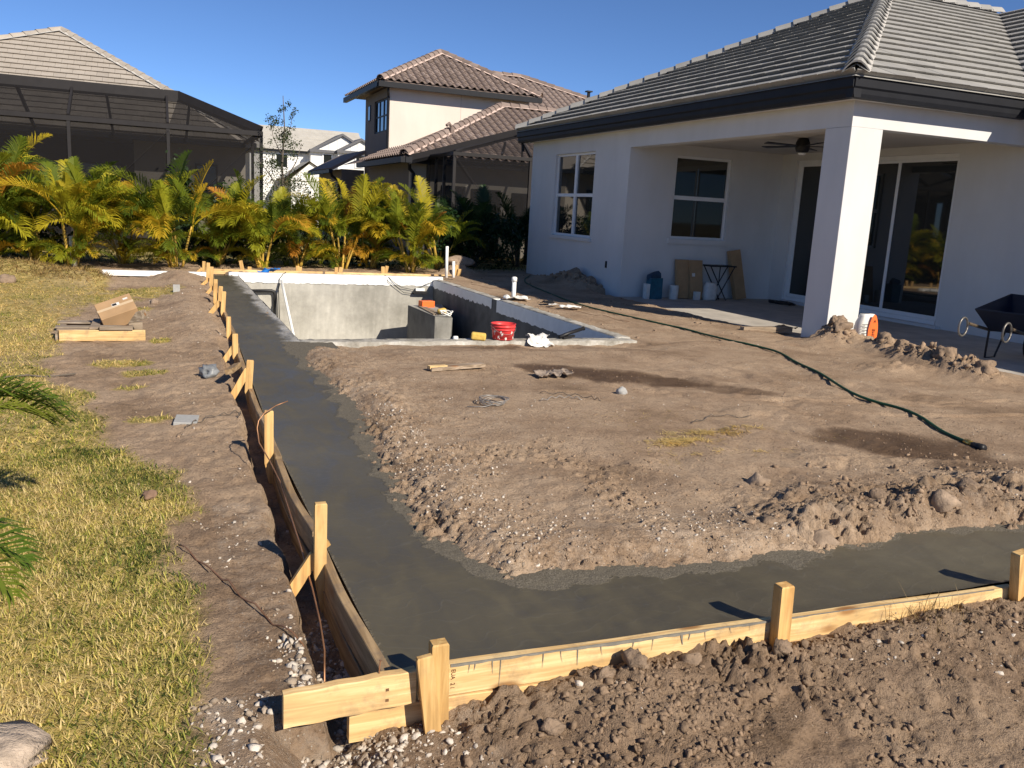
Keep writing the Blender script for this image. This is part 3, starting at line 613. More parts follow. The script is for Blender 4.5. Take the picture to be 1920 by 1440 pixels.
for i in range(8):
    a, b = ys[i]+.005, ys[i+1]-.005; bow = (.012, .02, -.012, .01, .008, -.01, .012, .0)[i]; dz = RNG.uniform(-.008, .012); tl = RNG.uniform(-.014, .014)
    pts = []
    for k in range(15):
        t = k/14; y = a+(b-a)*t; pts.append((float(xform(y))-.002-bow*math.sin(math.pi*t)*1.0, y, dz+tl*(t-.5)+.004*math.sin(t*9+i)))
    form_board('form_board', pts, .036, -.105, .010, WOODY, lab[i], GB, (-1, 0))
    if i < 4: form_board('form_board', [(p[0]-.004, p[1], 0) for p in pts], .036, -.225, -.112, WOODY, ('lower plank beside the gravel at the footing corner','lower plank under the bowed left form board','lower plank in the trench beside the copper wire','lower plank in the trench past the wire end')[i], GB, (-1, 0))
def fpts(x0, x1, y0, y1, z0, z1, n=16): return [(x0+(x1-x0)*k/(n-1), y0+(y1-y0)*k/(n-1), z0+(z1-z0)*k/(n-1)+.002*math.sin(k*1.3)) for k in range(n)]
b = form_board('form_board', fpts(.735, 3.42, 2.462, 2.452, .046, .012), .036, -.108, 0, WOODX, 'long front form board with concrete drips running along its top edge', GB, (0, -1))
form_board('form_board', fpts(.512, 3.40, 2.460, 2.448, -.066, -.098), .036, -.105, 0, WOODX, 'front plank half buried under the long dripped form board', GB, (0, -1))
cl = form_board('form_board', fpts(.306, .715, 2.424, 2.424, .050, .066), .036, -.110, 0, WOODX, 'short bright plank sticking out left past the footing corner', GB, (0, -1))
form_board('form_board', fpts(3.50, 6.6, 2.455, 2.44, .010, .0), .036, -.12, 0, WOODX, 'front form board beyond the rightmost stake', GB, (0, -1))
for i, (fx0, fx1, lb) in enumerate(((.95,3.2,'far form plank behind the left half of the pool'),(3.25,6.2,'far form plank behind the right half of the pool'))):
    form_board('form_board', fpts(fx0, fx1, 18.75, 18.75, .02, .02), .036, -.10, 0, WOODX, lb, GB, (0, 1))
# concrete drips and smears on the face of the long front board
DRIP = simple('drying_cement', (.20,.185,.155), .8, .2, 30, .3)
mb = MB(); rr = random.Random(3); n = 220; vs = []
for k in range(n+1):
    x = .84+(3.30-.84)*k/n; zt = .047-(x-.735)/(3.42-.735)*.034; yb = 2.462-(x-.735)/2.685*.010-.0375
    lo = .002+.010*float(vnoise(np.array([x*9.]), np.array([.5]), 5)[0])**2+.006*float(vnoise(np.array([x*40.]), np.array([.5]), 6)[0])*(x < 2.2)
    if x > 2.3: lo *= .3
    vs += [(x, yb+.004, zt+.0012), (x, yb-.001, zt+.001), (x, yb-.001, zt-lo)]
mb.add(vs, [(3*k+a, 3*k+a+1, 3*k+a+4, 3*k+a+3) for k in range(n) for a in (0, 1)])
for x, L, wd in ((.905,.035,.002),(.925,.028,.0025),(.985,.05,.002),(1.015,.10,.0018),(1.17,.055,.0022),(1.235,.045,.0018),(1.30,.065,.0025),(1.39,.04,.002),(1.52,.03,.003),(1.60,.05,.002),(1.72,.045,.006),(1.755,.03,.004),(1.82,.04,.002),(1.93,.025,.002),(2.02,.03,.0015)):
    zt = .046-(x-.735)/(3.42-.735)*.034; yb = 2.462-(x-.735)/2.685*.010-.0375; sk = rr.uniform(-.008, .010); q = 7; a = []
    for t in range(q):
        u = t/(q-1); ww = wd*.6*(1.3-.9*u)*rr.uniform(.8, 1.2); cx_ = x+sk*u*u; a.append(((cx_-ww, yb-.0014, zt-L*u), (cx_+ww, yb-.0014, zt-L*u)))
    for t in range(q-1): mb.quad(a[t][0], a[t][1], a[t+1][1], a[t+1][0])
mb.build('cement_drips', DRIP, b, kind='stuff')
for x, z in ((.80,.02),(.81,-.03),(1.45,-.01),(2.10,.0),(2.11,-.035),(2.75,-.01),(3.30,-.03)):
    yb = 2.462-(x-.735)/2.685*.010-.0362; MB().tube([(x, yb, z-.02*(x-.8)*.3), (x, yb-.0015, z-.02*(x-.8)*.3)], .0035, 8).build('nail_head', STEELW, b)
# stamped grade mark and staples on the short board
def text_mesh(name, body, size, mat, M, parent, ext=.0004):
    cu = bpy.data.curves.new(name, 'FONT'); cu.body = body; cu.size = size; cu.extrude = ext; cu.align_x = 'CENTER'; cu.align_y = 'CENTER'
    t = bpy.data.objects.new(name, cu); me = bpy.data.meshes.new_from_object(t); bpy.data.objects.remove(t); bpy.data.curves.remove(cu)
    me.name = name; me.materials.clear(); me.materials.append(mat); o = bpy.data.objects.new(name, me); COL.objects.link(o)
    off = Matrix.Translation(-parent.location) if parent else Matrix(); o.parent = parent; o.matrix_basis = off@M; return o
INK = simple('stamp_ink', (.16,.085,.04), .7, .2, 30)
RX90 = Matrix.Rotation(rad(90), 4, 'X')
text_mesh('grade_stamp', 'EUA', .020, INK, Matrix.Translation((.850, 2.4235, .012))@RX90@Matrix.Rotation(rad(-92), 4, 'Z'), b)
text_mesh('grade_stamp', '2 I', .020, INK, Matrix.Translation((.849, 2.4235, -.028))@RX90@Matrix.Rotation(rad(-92), 4, 'Z'), b)
for z in (.012, -.024): MB().box(.617, .627, 2.3862, 2.3884, z, z+.009).build('staple_mark', INK, cl)
nail = MB().tube([(.600, 2.41, .05), (.601, 2.412, .085), (.604, 2.414, .104)], .0022, 6).tube([(.604, 2.414, .104), (.6045, 2.4142, .106)], .005, 8).build('nail', COPPER, cl)

def stake(name, base, top, wdt, dep, label, face=(0,-1), point=True, group='wooden stakes holding the forms', mat=None):
    base = Vector(base); top = Vector(top); Z = (top-base).normalized(); Y = Vector((face[0], face[1], 0)); X = Y.cross(Z).normalized(); Y = Z.cross(X)
    L = (top-base).length; a = wdt/2; d = dep/2; mb = MB()
    rings = [(0, 1, -1 if point else 0, .12 if point else 1), (.42*L if point else .05*L, 1, 0, 1), (L-.006, 1, 0, 1), (L, .9, 0, .88)]
    vs = []
    for h, sy, side, sx in rings:
        x0, x1 = (-a, -a+2*a*sx) if side else (-a*sx, a*sx)
        vs += [base+Z*h+X*x0+Y*d*sy, base+Z*h+X*x1+Y*d*sy, base+Z*h+X*x1-Y*d*sy, base+Z*h+X*x0-Y*d*sy]
    fs = [(0,1,2,3), tuple(reversed((12,13,14,15)))]
    for i in range(3):
        for k in range(4): fs.append((i*4+k, i*4+(k+1)%4, (i+1)*4+(k+1)%4, (i+1)*4+k))
    mb.add(vs, [tuple(reversed(f)) for f in fs]); o = mb.build(name, mat or WOODZ); tag(o, label, 'stake', group); return recentre(o, base)
stake('form_stake', (.800, 2.395, -.26), (.787, 2.395, .152), .056, .042, 'square upright stake at the near corner, taller of the pair', point=False)
stake('brace_stake', (.772, 2.345, -.20), (.728, 2.355, .132), .052, .020, 'thin slat leaning left against the near corner stake', point=False)
stake('form_stake', (2.155, 2.395, -.28), (2.138, 2.395, .186), .058, .048, 'stake in the middle of the front board casting a long shadow', point=False)
stake('form_stake', (3.46, 2.385, -.25), (3.385, 2.385, .192), .07, .045, 'leaning stake at the right edge of the picture', point=False)
stake('brace_stake', (3.52, 2.34, -.2), (3.46, 2.40, .06), .06, .03, 'short brace behind the stake at the right edge', point=False)
# left side
def ls(y, xo, zt, zb, label, wdt=.05, lean=0, pt=True):
    x = float(xform(y))-.062-xo; stake('form_stake', (x, y, zb), (x+lean, y, zt), wdt, .03, label, point=pt)
def lb(y, x0, z0, x1, z1, label, wdt=.05):
    f = float(xform(y)); stake('brace_stake', (f+x0, y-.01, z0), (f+x1, y, z1), wdt, .024, label, point=False)
ls(3.43, 0, .275, -.28, 'tall chisel-pointed stake, nearest of the left row'); lb(3.46, -.20, -.15, -.075, .035, 'diagonal brace of the nearest left stake')
MB_ = MB().obox((.60, 3.47, .075), (Vector((.8,0,.6)), Vector((0,1,0)), Vector((-.6,0,.8))), .03, .02, .02).build('wedge_block', WOODZ); tag(MB_, 'small wood wedge behind the nearest left stake', 'wedge'); recentre(MB_, (.60, 3.47, .05))
ls(5.12, .0, .27, -.28, 'left stake with the copper wire wound past its top', .052)
ls(7.0, .0, .235, -.2, 'left stake beside a long diagonal brace, third from the camera', .055, .03); lb(7.0, -.19, -.09, -.05, .16, 'diagonal brace leaning on the third left stake', .055)
blk = MB().obox((.535, 7.42, .09), (Vector((.92,-.3,.25)), Vector((.3,.95,0)), Vector((-.2,.1,.97))), .03, .16, .02).build('wood_offcut', WOODY); tag(blk, 'dark wood offcut lying between the third and fourth left stakes', 'wood offcut'); recentre(blk, (.535, 7.42, .05))
ls(8.7, .0, .19, -.2, 'fourth left stake from the camera', .052); lb(8.72, -.17, -.08, -.06, .08, 'brace of the fourth left stake')
ls(10.05, .0, .18, -.2, 'short lone left stake near the pool corner', .05)
ls(11.85, .0, .275, -.2, 'left stake with a long brace, sixth from the camera', .055, .03); lb(11.9, -.24, -.07, -.08, .14, 'brace of the sixth left stake', .06)
ls(12.9, .0, .24, -.2, 'right stake of the close-set pair on the left form', .055, .03); ls(13.25, .05, .25, -.2, 'left stake of the close-set pair on the left form', .05, .02)
ls(14.2, .02, .22, -.2, 'stake beyond the close-set pair on the left form', .06, .02); lb(14.25, -.24, -.07, -.1, .10, 'brace beyond the close-set pair')
ls(15.55, .05, .31, -.2, 'tallest stake near the far left corner of the footing', .06, .03); lb(15.6, -.30, -.06, -.12, .10, 'brace of the tallest far left stake')
ls(16.6, .07, .30, -.2, 'second last stake of the left row', .06, .02); ls(17.5, .12, .26, -.2, 'last stake of the left row', .06, .02); lb(17.5, -.40, -.05, -.2, .12, 'brace of the last left stake')
for x, y, z, ln, lb_ in ((1.60,19.0,.19,-.07,'leaning stake behind the far left pool corner'),(1.70,18.95,.07,.01,'stub beside the leaning far stake'),(2.70,18.95,.115,.0,'far stake behind the pool, next to the blue plastic'),(2.76,19.0,.09,.0,'shorter twin of the far stake next to the blue plastic'),
                    (3.53,18.95,.105,.0,'far stake behind the middle of the pool'),(3.63,19.1,.10,.03,'far stake behind the middle of the pool, standing farther back'),(4.56,18.95,.15,.0,'far stake right of the pool middle'),(4.62,19.05,.16,.06,'leaning twin of the far stake right of the pool middle'),(6.16,18.8,.24,.08,'leaning stake beside the tall white pipe'),(6.26,18.75,.16,.03,'shorter stake beside the tall white pipe')):
    stake('form_stake', (x, y, -.15), (x+ln, y, z), .075, .04, lb_, point=False)

# ------------------------------------------------------------------ swimming pool shell
pool = thing('swimming_pool', 'unfinished rectangular pool shell with grey plaster and white waterline band', 'pool', (3.35, 13.5, 0))
def wall_grid(mb, p0, u, v, nu, nv, amp, nrm, seed):
    p0 = Vector(p0); u = Vector(u); v = Vector(v); nrm = Vector(nrm); vs = []
    for j in range(nv+1):
        for i in range(nu+1):
            a = i/nu; b_ = j/nv; q = p0+u*a+v*b_
            d = float(fbm(np.array([a*u.length*2.]), np.array([b_*v.length*2.]), seed, 3)[0]-.5)*amp; vs.append(q+nrm*d)
    mb.add(vs, [(j*(nu+1)+i, j*(nu+1)+i+1, (j+1)*(nu+1)+i+1, (j+1)*(nu+1)+i) for j in range(nv) for i in range(nu)])
PD = -1.75
mb = MB(); wall_grid(mb, (1.38,17.6,PD), (3.95,0,0), (0,0,-PD+.05), 40, 16, .02, (0,-1,0), 401); mb.build('far_wall', PLASTER, pool, True)
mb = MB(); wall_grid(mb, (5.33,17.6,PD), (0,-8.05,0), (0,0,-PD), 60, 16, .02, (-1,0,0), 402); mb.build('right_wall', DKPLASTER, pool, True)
mb = MB(); wall_grid(mb, (1.38,9.55,PD), (0,8.05,0), (0,0,-PD-.004), 60, 16, .02, (1,0,0), 403); mb.build('left_wall', PLASTER, pool, True)
mb = MB(); wall_grid(mb, (5.33,9.55,PD), (-3.95,0,0), (0,0,-PD), 40, 16, .02, (0,1,0), 404); mb.build('near_wall', PLASTER, pool, True)
mb = MB(); wall_grid(mb, (1.3,9.45,PD+.02), (4.1,0,0), (0,8.25,0), 20, 30, .02, (0,0,1), 405); mb.build('floor', PLASTER, pool, True)
def rough_box(mb, x0, x1, y0, y1, z0, z1, nx_, ny_, amp, seed):
    """box with an uneven top and sides"""
    r = random.Random(seed); g = {}
    for i in range(nx_+1):
        for j in range(ny_+1):
            ex = -1 if i == 0 else (1 if i == nx_ else 0); ey = -1 if j == 0 else (1 if j == ny_ else 0)
            g[i,j] = (x0+(x1-x0)*i/nx_+ex*r.uniform(-amp, amp), y0+(y1-y0)*j/ny_+ey*r.uniform(-amp, amp), z1+r.uniform(-amp, amp)*.7-(abs(ex)+abs(ey))*amp*.4)
    vs = []; ix = {}
    for k, p in g.items(): ix[k] = len(vs); vs.append(p)
    fs = [(ix[i,j], ix[i+1,j], ix[i+1,j+1], ix[i,j+1]) for i in range(nx_) for j in range(ny_)]
    ring = [(i,0) for i in range(nx_)]+[(nx_,j) for j in range(ny_)]+[(i,ny_) for i in range(nx_,0,-1)]+[(0,j) for j in range(ny_,0,-1)]
    b0 = len(vs)
    for k in ring: p = g[k]; vs.append((p[0], p[1], z0))
    n = len(ring); fs += [(ix[ring[q]], b0+q, b0+(q+1)%n, ix[ring[(q+1)%n]]) for q in range(n)]
    mb.add(vs, fs)
mb = MB(); rough_box(mb, 1.36, 5.50, 9.31, 9.545, -.16, .004, 60, 5, .010, 1); mb.build('near_coping', COPING, pool, True)
mb = MB(); rough_box(mb, 5.345, 5.54, 9.548, 13.78, -.10, .012, 4, 70, .010, 2); mb.build('right_coping', COPING, pool, True)
mb = MB(); rough_box(mb, 5.345, 5.52, 14.02, 17.58, -.10, .004, 4, 60, .008, 3); mb.build('right_coping', COPING, pool, True)
mb = MB(); mb.box(5.34, 5.54, 13.784, 14.016, -.30, -.19); mb.build('spillway_notch', COPING, pool)
mb = MB(); rough_box(mb, 1.2, 5.55, 17.605, 17.80, -.12, .052, 60, 4, .004, 4); mb.build('far_beam', WHITEBAND, pool, True)
# white bands with a ragged lower edge
def ragged(mb, a, b_, zt, zb, nrm, amp, n, seed):
    r = random.Random(seed); a = Vector(a); b_ = Vector(b_); nrm = Vector(nrm)*.012; vs = []
    for i in range(n+1):
        p = a+(b_-a)*(i/n)+nrm; vs += [(p.x, p.y, zt), (p.x, p.y, zb+r.uniform(-amp, amp)+.6*amp*math.sin(i*.9))]
    mb.add(vs, [(2*i, 2*i+1, 2*i+3, 2*i+2) for i in range(n)])
mb = MB(); ragged(mb, (1.38,17.6,0), (5.32,17.6,0), .047, -.135, (0,-1,0), .008, 90, 5); mb.build('waterline_band', WHITEBAND, pool)
mb = MB(); ragged(mb, (5.33,17.58,0), (5.33,14.02,0), .002, -.165, (-1,0,0), .018, 90, 6); mb.build('waterline_band', WHITEBAND, pool)
mb = MB(); ragged(mb, (5.33,13.78,0), (5.33,9.56,0), .008, -.205, (-1,0,0), .010, 90, 7); mb.build('waterline_band', WHITEBAND, pool)
mb = MB(); mb.quad((5.33,14.014,.0),(5.345,14.014,-.19),(5.53,14.014,-.19),(5.53,14.014,.0)); mb.build('notch_side', WHITEBAND, pool)
# raised bench block in the far right corner
mb = MB(); mb.prism([(4.60,15.02,-.45),(4.89,14.86,-.45),(5.32,16.9,-.45),(4.56,16.75,-.45)], (0,0,-1.32)); mb.build('bench_block', DKPLASTER, pool, bevel=.01)  # shade of the sides put into the dark plaster colour
mb = MB(); mb.quad((4.603,15.012,-.452),(4.888,14.852,-.452),(4.80,14.852,-1.74),(4.603,15.012,-1.74)); mb.build('bench_face', PLASTER, pool)  # lighter plaster panel paints the near face as sunlit
mb = MB(); mb.quad((4.605,15.03,-.446),(4.885,14.875,-.446),(5.31,16.88,-.446),(4.57,16.73,-.446)); mb.build('bench_top', PLASTER, pool)  # lighter sheet over the dark block, coloured as the lit top
# things of the shell: return fitting, drain caps
MB().lathe((0,0,0), [(0,.02),(.045,.018),(.05,0)], 16).build('tmp', PVC)
t_ = bpy.data.objects['tmp']; t_.name = 'return_fitting'; t_.parent = pool; t_.matrix_basis = Matrix.Translation(Vector((5.315,12.1,-.47))-pool.location)@Matrix.Rotation(rad(-90), 4, 'Y')
MB().box(4.93, 5.12, 17.50, 17.58, -.235, -.18).build('light_niche', PVC, pool)
MB().box(4.88, 5.17, 17.48, 17.57, -.29, -.245).build('niche_shelf', BLACKP, pool)
# ------------------------------------------------------------------ roof tiles
def flat_tile(w_, d_, t_):
    """interlocking flat concrete tile: local x along the eave, y up the slope, z normal"""
    v = [(0,d_*.16,-.02),(w_,d_*.16,-.02),(w_,d_,0),(0,d_,0),(0,0,t_),(w_*.03,0,t_+.004),(w_*.97,0,t_+.004),(w_,0,t_-.004),(w_,d_,.016),(0,d_,.016),(w_*.97,d_,.02),(w_*.03,d_,.02)]
    f = [(0,1,7,6,5,4),(4,5,11,9),(5,6,10,11),(6,7,8,10),(0,4,9,3),(1,2,8,7)]
    return v, f
def barrel_tile(w_, d_, t_):
    """S-shaped clay tile: one raised roll and a trough"""
    n = 7; pr = [(0,.0),(.10,.045),(.25,.075),(.42,.075),(.56,.045),(.66,.008),(.84,.0),(1.0,.004)]
    v = [(a*w_, 0, b+t_) for a, b in pr]+[(a*w_, d_, b+.012) for a, b in pr]+[(a*w_, 0, b+t_-.022) for a, b in pr]
    k = len(pr); f = [(i, i+1, k+i+1, k+i) for i in range(k-1)]+[(2*k+i, 2*k+i+1, i+1, i) for i in range(k-1)]
    return v, f
def roof_slope(house, roof, A, B, up, run, pitch, cutA, cutB, kind, tw, te, mat, lift=.0, budget=300, flip=False, thick=.045, under=None):
    """A,B eave ends; up = horizontal unit vector up the slope; run = horizontal depth; cutA/cutB = how far the ends move inward per metre of run (1 for a 45 degree hip, 0 straight, -1 valley)"""
    A = Vector(A); B = Vector(B); e = (B-A).normalized(); L = (B-A).length; up = Vector((up[0], up[1], 0))
    sl = (up+Vector((0,0,pitch))).normalized(); nrm = e.cross(sl)
    if nrm.z < 0: nrm = -nrm
    lf = math.sqrt(1+pitch*pitch); S = run*lf
    fn = flat_tile if kind == 'flat' else barrel_tile; rows = int(S/te+.999); out = []
    for r in range(rows):
        s0 = r*te; s1 = min(s0+te*1.12, S); h0 = s0/lf; h1 = s1/lf
        a0, a1 = cutA*h0, cutA*h1; b0, b1 = L-cutB*h0, L-cutB*h1
        off = (r % 2)*tw*.5 if kind == 'flat' else 0
        lo = min(a0, a1); hi = max(b0, b1); k = math.floor((lo-off)/tw)
        while k*tw+off < hi:
            x0 = k*tw+off; x1 = x0+tw; k += 1
            full = x0 >= max(a0, a1)-1e-6 and x1 <= min(b0, b1)+1e-6
            c = A+e*((x0+x1)/2)+sl*(s0+te/2)
            out.append((full, x0, x1, s0, s1, a0, a1, b0, b1, c))
    base_me = bpy.data.meshes.new('roof_tile'); v, f = fn(tw*.985, te*1.12, thick); base_me.from_pydata(v, [], f); base_me.materials.append(mat)
    rot = Matrix((( e.x, sl.x, nrm.x, 0),(e.y, sl.y, nrm.y, 0),(e.z, sl.z, nrm.z, 0),(0,0,0,1)))
    fulls = sorted([o for o in out if o[0]], key=lambda o: (o[9]-CAMP).length); singles = fulls[:budget]; rest = fulls[budget:]+[o for o in out if not o[0]]
    hl = house.location; rr = random.Random(len(out))
    for o in singles:
        t = bpy.data.objects.new('roof_tile', base_me); COL.objects.link(t); t.parent = roof
        p = A+e*o[1]+sl*o[3]+nrm*(lift+rr.uniform(0, .004)); t.matrix_basis = Matrix.Translation(p-hl)@rot@Matrix.Rotation(rr.uniform(-.006, .006), 4, 'Y')
    if rest:
        mb = MB()
        for o in rest:
            _, x0, x1, s0, s1, a0, a1, b0, b1, c = o; v, f = fn((x1-x0)*.985, s1-s0, thick); vs = []; ok = True
            for q in v:
                t = q[1]/(s1-s0); x = min(max(x0+q[0], a0+(a1-a0)*t), b0+(b1-b0)*t); vs.append(A+e*x+sl*(s0+q[1])+nrm*(q[2]+lift))
            if max((vs[i]-vs[0]).dot(e) for i in range(len(vs)))-min((vs[i]-vs[0]).dot(e) for i in range(len(vs))) > .02: mb.add(vs, f)
        if mb.v: mb.build('roof_tiles', mat, roof, kind='stuff')
    return len(singles)
def slope_poly(A, B, up, run, pitch, cutA, cutB, drop=.02):
    A = Vector(A); B = Vector(B); e = (B-A).normalized(); u = Vector((up[0], up[1], pitch))*run
    d = Vector((0,0,-drop)); return [A+d, B+d, B-e*cutB*run+u+d, A+e*cutA*run+u+d]
def ridge_caps(roof, hl, p0, p1, n_step, width, mat, mort, mw, name='ridge_cap', flatcap=False, lift=.03, mortar=True):
    """overlapping cap tiles along a hip or ridge, bedded in mortar"""
    p0 = Vector(p0); p1 = Vector(p1); d = (p1-p0).normalized(); L = (p1-p0).length; n = max(1, int(L/n_step)); st = L/n
    side = d.cross(Vector((0,0,1))).normalized(); nrm = side.cross(d)
    prof = [(-1,-.075),(-.62,.0),(-.3,.045),(0,.055),(.3,.045),(.62,0),(1,-.075)] if flatcap else [(-1,-.09),(-.85,-.01),(-.5,.06),(0,.085),(.5,.06),(.85,-.01),(1,-.09)]
    k = len(prof); wv = width/2; v = []
    for y, sc, up_ in ((0, 1.1, .03), (st*1.06, .92, 0)):
        v += [(a*wv*sc, y, b+up_) for a, b in prof]
    v += [(a*wv*1.1, 0, b+.03-.025) for a, b in prof]
    f = [(i, i+1, k+i+1, k+i) for i in range(k-1)]+[(2*k+i, 2*k+i+1, i+1, i) for i in range(k-1)]
    me = bpy.data.meshes.new(name); me.from_pydata(v, [], f); me.materials.append(mat)
    rot = Matrix(((side.x, d.x, nrm.x, 0),(side.y, d.y, nrm.y, 0),(side.z, d.z, nrm.z, 0),(0,0,0,1)))
    for i in range(n):
        o = bpy.data.objects.new(name, me); COL.objects.link(o); o.parent = roof; o.matrix_basis = Matrix.Translation(p0+d*(i*st)+nrm*lift-hl)@rot
    if mortar:
        mb = MB(); a = side*mw; rr = random.Random(int(L*100)); vs = []; m = max(6, int(L/.08))
        for i in range(m+1):
            c = p0+d*(L*i/m)+nrm*(lift-.005); vs += [c-a*rr.uniform(.92, 1.08)+Vector((0,0,-.065)), c+Vector((0,0,.03)), c+a*rr.uniform(.92, 1.08)+Vector((0,0,-.065))]
        mb.add(vs, [(3*i+q, 3*i+q+1, 3*i+q+4, 3*i+q+3) for i in range(m) for q in (0, 1)]); mb.build('mortar_bed', mort, roof)

# ------------------------------------------------------------------ the new white house on the right
H = thing('white_house', 'new white stucco house with grey tile roof and open corner patio', 'house', (8.6, 9.44, -.1))
HW0, HT = -.3, 3.34
def wall_x(mb, x0, x1, ya, yb, z0, z1, openings):
    """wall slab in the yz plane with rectangular openings (y0,y1,z0,z1)"""
    ops = sorted(openings); y = ya
    for a, b_, c, d in ops:
        mb.box(x0, x1, y, a, z0, z1); mb.box(x0, x1, a, b_, z0, c); mb.box(x0, x1, a, b_, d, z1); y = b_
    mb.box(x0, x1, y, yb, z0, z1)
def wall_y(mb, y0, y1, xa, xb, z0, z1, openings):
    x = xa
    for a, b_, c, d in sorted(openings):
        mb.box(x, a, y0, y1, z0, z1); mb.box(a, b_, y0, y1, z0, c); mb.box(a, b_, y0, y1, d, z1); x = b_
    mb.box(x, xb, y0, y1, z0, z1)
mb = MB(); wall_x(mb, 8.6, 8.85, 15.4, 20.3, HW0, HT, [(16.90,18.90,1.03,2.86)]); mb.build('wall', STUCCO, H)
mb = MB(); wall_y(mb, 15.4, 15.6, 8.85, 12.3, HW0, 3.0, [(9.68,11.02,1.14,2.80)]); mb.build('wall', STUCCO, H)
mb = MB(); wall_x(mb, 12.3, 12.5, 9.64, 15.4, HW0, 3.0, [(10.92,14.95,-.02,2.86)]); mb.build('wall', STUCCO, H)
mb = MB(); mb.box(12.3, 12.5, -3, 9.64, HW0, HT); mb.build('wall', STUCCO, H)
mb = MB(); mb.box(8.85, 16, 20.1, 20.3, HW0, HT); mb.build('wall', STUCCO, H)
MB().box(8.6, 9.15, 9.44, 9.94, HW0, 2.868).build('column', STUCCO, H, bevel=.008)
MB().box(8.6, 8.85, 9.66, 15.4, 2.87, HT).build('beam', STUCCO, H)
MB().box(8.6, 12.3, 9.44, 9.66, 2.869, HT).build('beam', STUCCO, H)
MB().box(8.85, 12.3, 9.66, 15.4, 3.0, 3.05).build('ceiling', STUCCO_IN, H)
MB().box(8.86, 16, 15.61, 20.09, 3.0, 3.05).build('ceiling', STUCCO_IN, H)
mb = MB(); mb.prism([(8.15,9.55,-.07),(8.3,6.9,-.07),(14,6.0,-.07),(14,15.39,-.07),(8.15,15.39,-.07)], (0,0,-.12)); mb.build('patio_slab', SLAB, H)
# window set in the left wing (two twin sashes)
def window_x(x, y0, y1, z0, z1, cols, rows, label=None, sash=.05):
    """window in a wall facing -x: frame, mullions, panes, sill"""
    f = MB(); xi = x+.06
    f.box(xi, xi+.06, y0, y0+sash, z0, z1); f.box(xi, xi+.06, y1-sash, y1, z0, z1)
    f.box(xi, xi+.06, y0+sash, y1-sash, z0, z0+sash); f.box(xi, xi+.06, y0+sash, y1-sash, z1-sash, z1)
    fr = f.build('window', WHITEFR, H); iw = (y1-y0-2*sash)/cols; ih = (z1-z0-2*sash)/rows
    for c in range(1, cols): MB().box(xi-.004, xi+.05, y0+sash+c*iw-.05, y0+sash+c*iw+.05, z0+sash+.001, z1-sash-.001).build('mullion', WHITEFR, fr)
    for r in range(1, rows): MB().box(xi-.002, xi+.054, y0+sash+.001, y1-sash-.001, z0+sash+r*ih-.035, z0+sash+r*ih+.035).build('rail', WHITEFR, fr)
    for c in range(cols):
        for r in range(rows): MB().box(xi+.03, xi+.04, y0+sash+c*iw+.05*(c > 0), y0+sash+(c+1)*iw-.05*(c < cols-1), z0+sash+r*ih+.035*(r > 0), z0+sash+(r+1)*ih-.035*(r < rows-1)).build('pane', GLASS, fr)
    MB().box(x-.045, x+.055, y0-.08, y1+.08, z0-.075, z0-.002).build('sill', STUCCO, fr)
window_x(8.6, 16.90, 18.90, 1.03, 2.86, 2, 2)
def window_y(y, x0, x1, z0, z1, rows, sash=.05):
    f = MB(); yi = y+.06
    f.box(x0, x0+sash, yi, yi+.06, z0, z1); f.box(x1-sash, x1, yi, yi+.06, z0, z1)
    f.box(x0+sash, x1-sash, yi, yi+.06, z0, z0+sash); f.box(x0+sash, x1-sash, yi, yi+.06, z1-sash, z1)
    fr = f.build('window', WHITEFR, H); ih = (z1-z0-2*sash)/rows
    for r in range(1, rows): MB().box(x0+sash+.001, x1-sash-.001, yi-.002, yi+.054, z0+sash+r*ih-.04, z0+sash+r*ih+.04).build('rail', WHITEFR, fr)
    for r in range(rows): MB().box(x0+sash, x1-sash, yi+.03, yi+.04, z0+sash+r*ih+.04*(r > 0), z0+sash+(r+1)*ih-.04*(r < rows-1)).build('pane', GLASS, fr)
    MB().box(x0-.06, x1+.06, y-.05, y+.055, z0-.10, z0-.002).build('sill', STUCCO, fr)
window_y(15.4, 9.68, 11.02, 1.14, 2.80, 2)
# sliding glass door, three panels
f = MB(); xs = 12.36; f.box(xs, xs+.10, 10.92, 10.97, -.02, 2.86); f.box(xs, xs+.10, 14.87, 14.95, -.02, 2.86); f.box(xs, xs+.10, 10.97, 14.87, 2.79, 2.86); f.box(xs-.02, xs+.10, 10.97, 14.87, -.02, .05)
sd = f.build('sliding_door', WHITEFR, H)
for k, (a, b_) in enumerate(((10.97,12.27),(12.27,13.6),(13.6,14.87))):
    xo = xs+.015+(k % 2)*.035
    pf = MB().box(xo, xo+.03, a, a+.05, .052, 2.788).box(xo, xo+.03, b_-.05, b_, .052, 2.788).box(xo, xo+.03, a+.05, b_-.05, .052, .12).box(xo, xo+.03, a+.05, b_-.05, 2.74, 2.788).build('door_panel', WHITEFR, sd)
    MB().box(xo+.012, xo+.018, a+.05, b_-.05, .12, 2.74).build('pane', GLASS, sd)
MB().box(12.18, 12.299, 10.8, 15.05, -.07, -.022).build('door_step', STUCCO, H)
# dark room behind the panes
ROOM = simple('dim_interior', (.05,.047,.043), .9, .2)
MB().box(12.6, 15.6, 9.7, 15.3, -.06, -.02).build('interior_floor', ROOM, H)
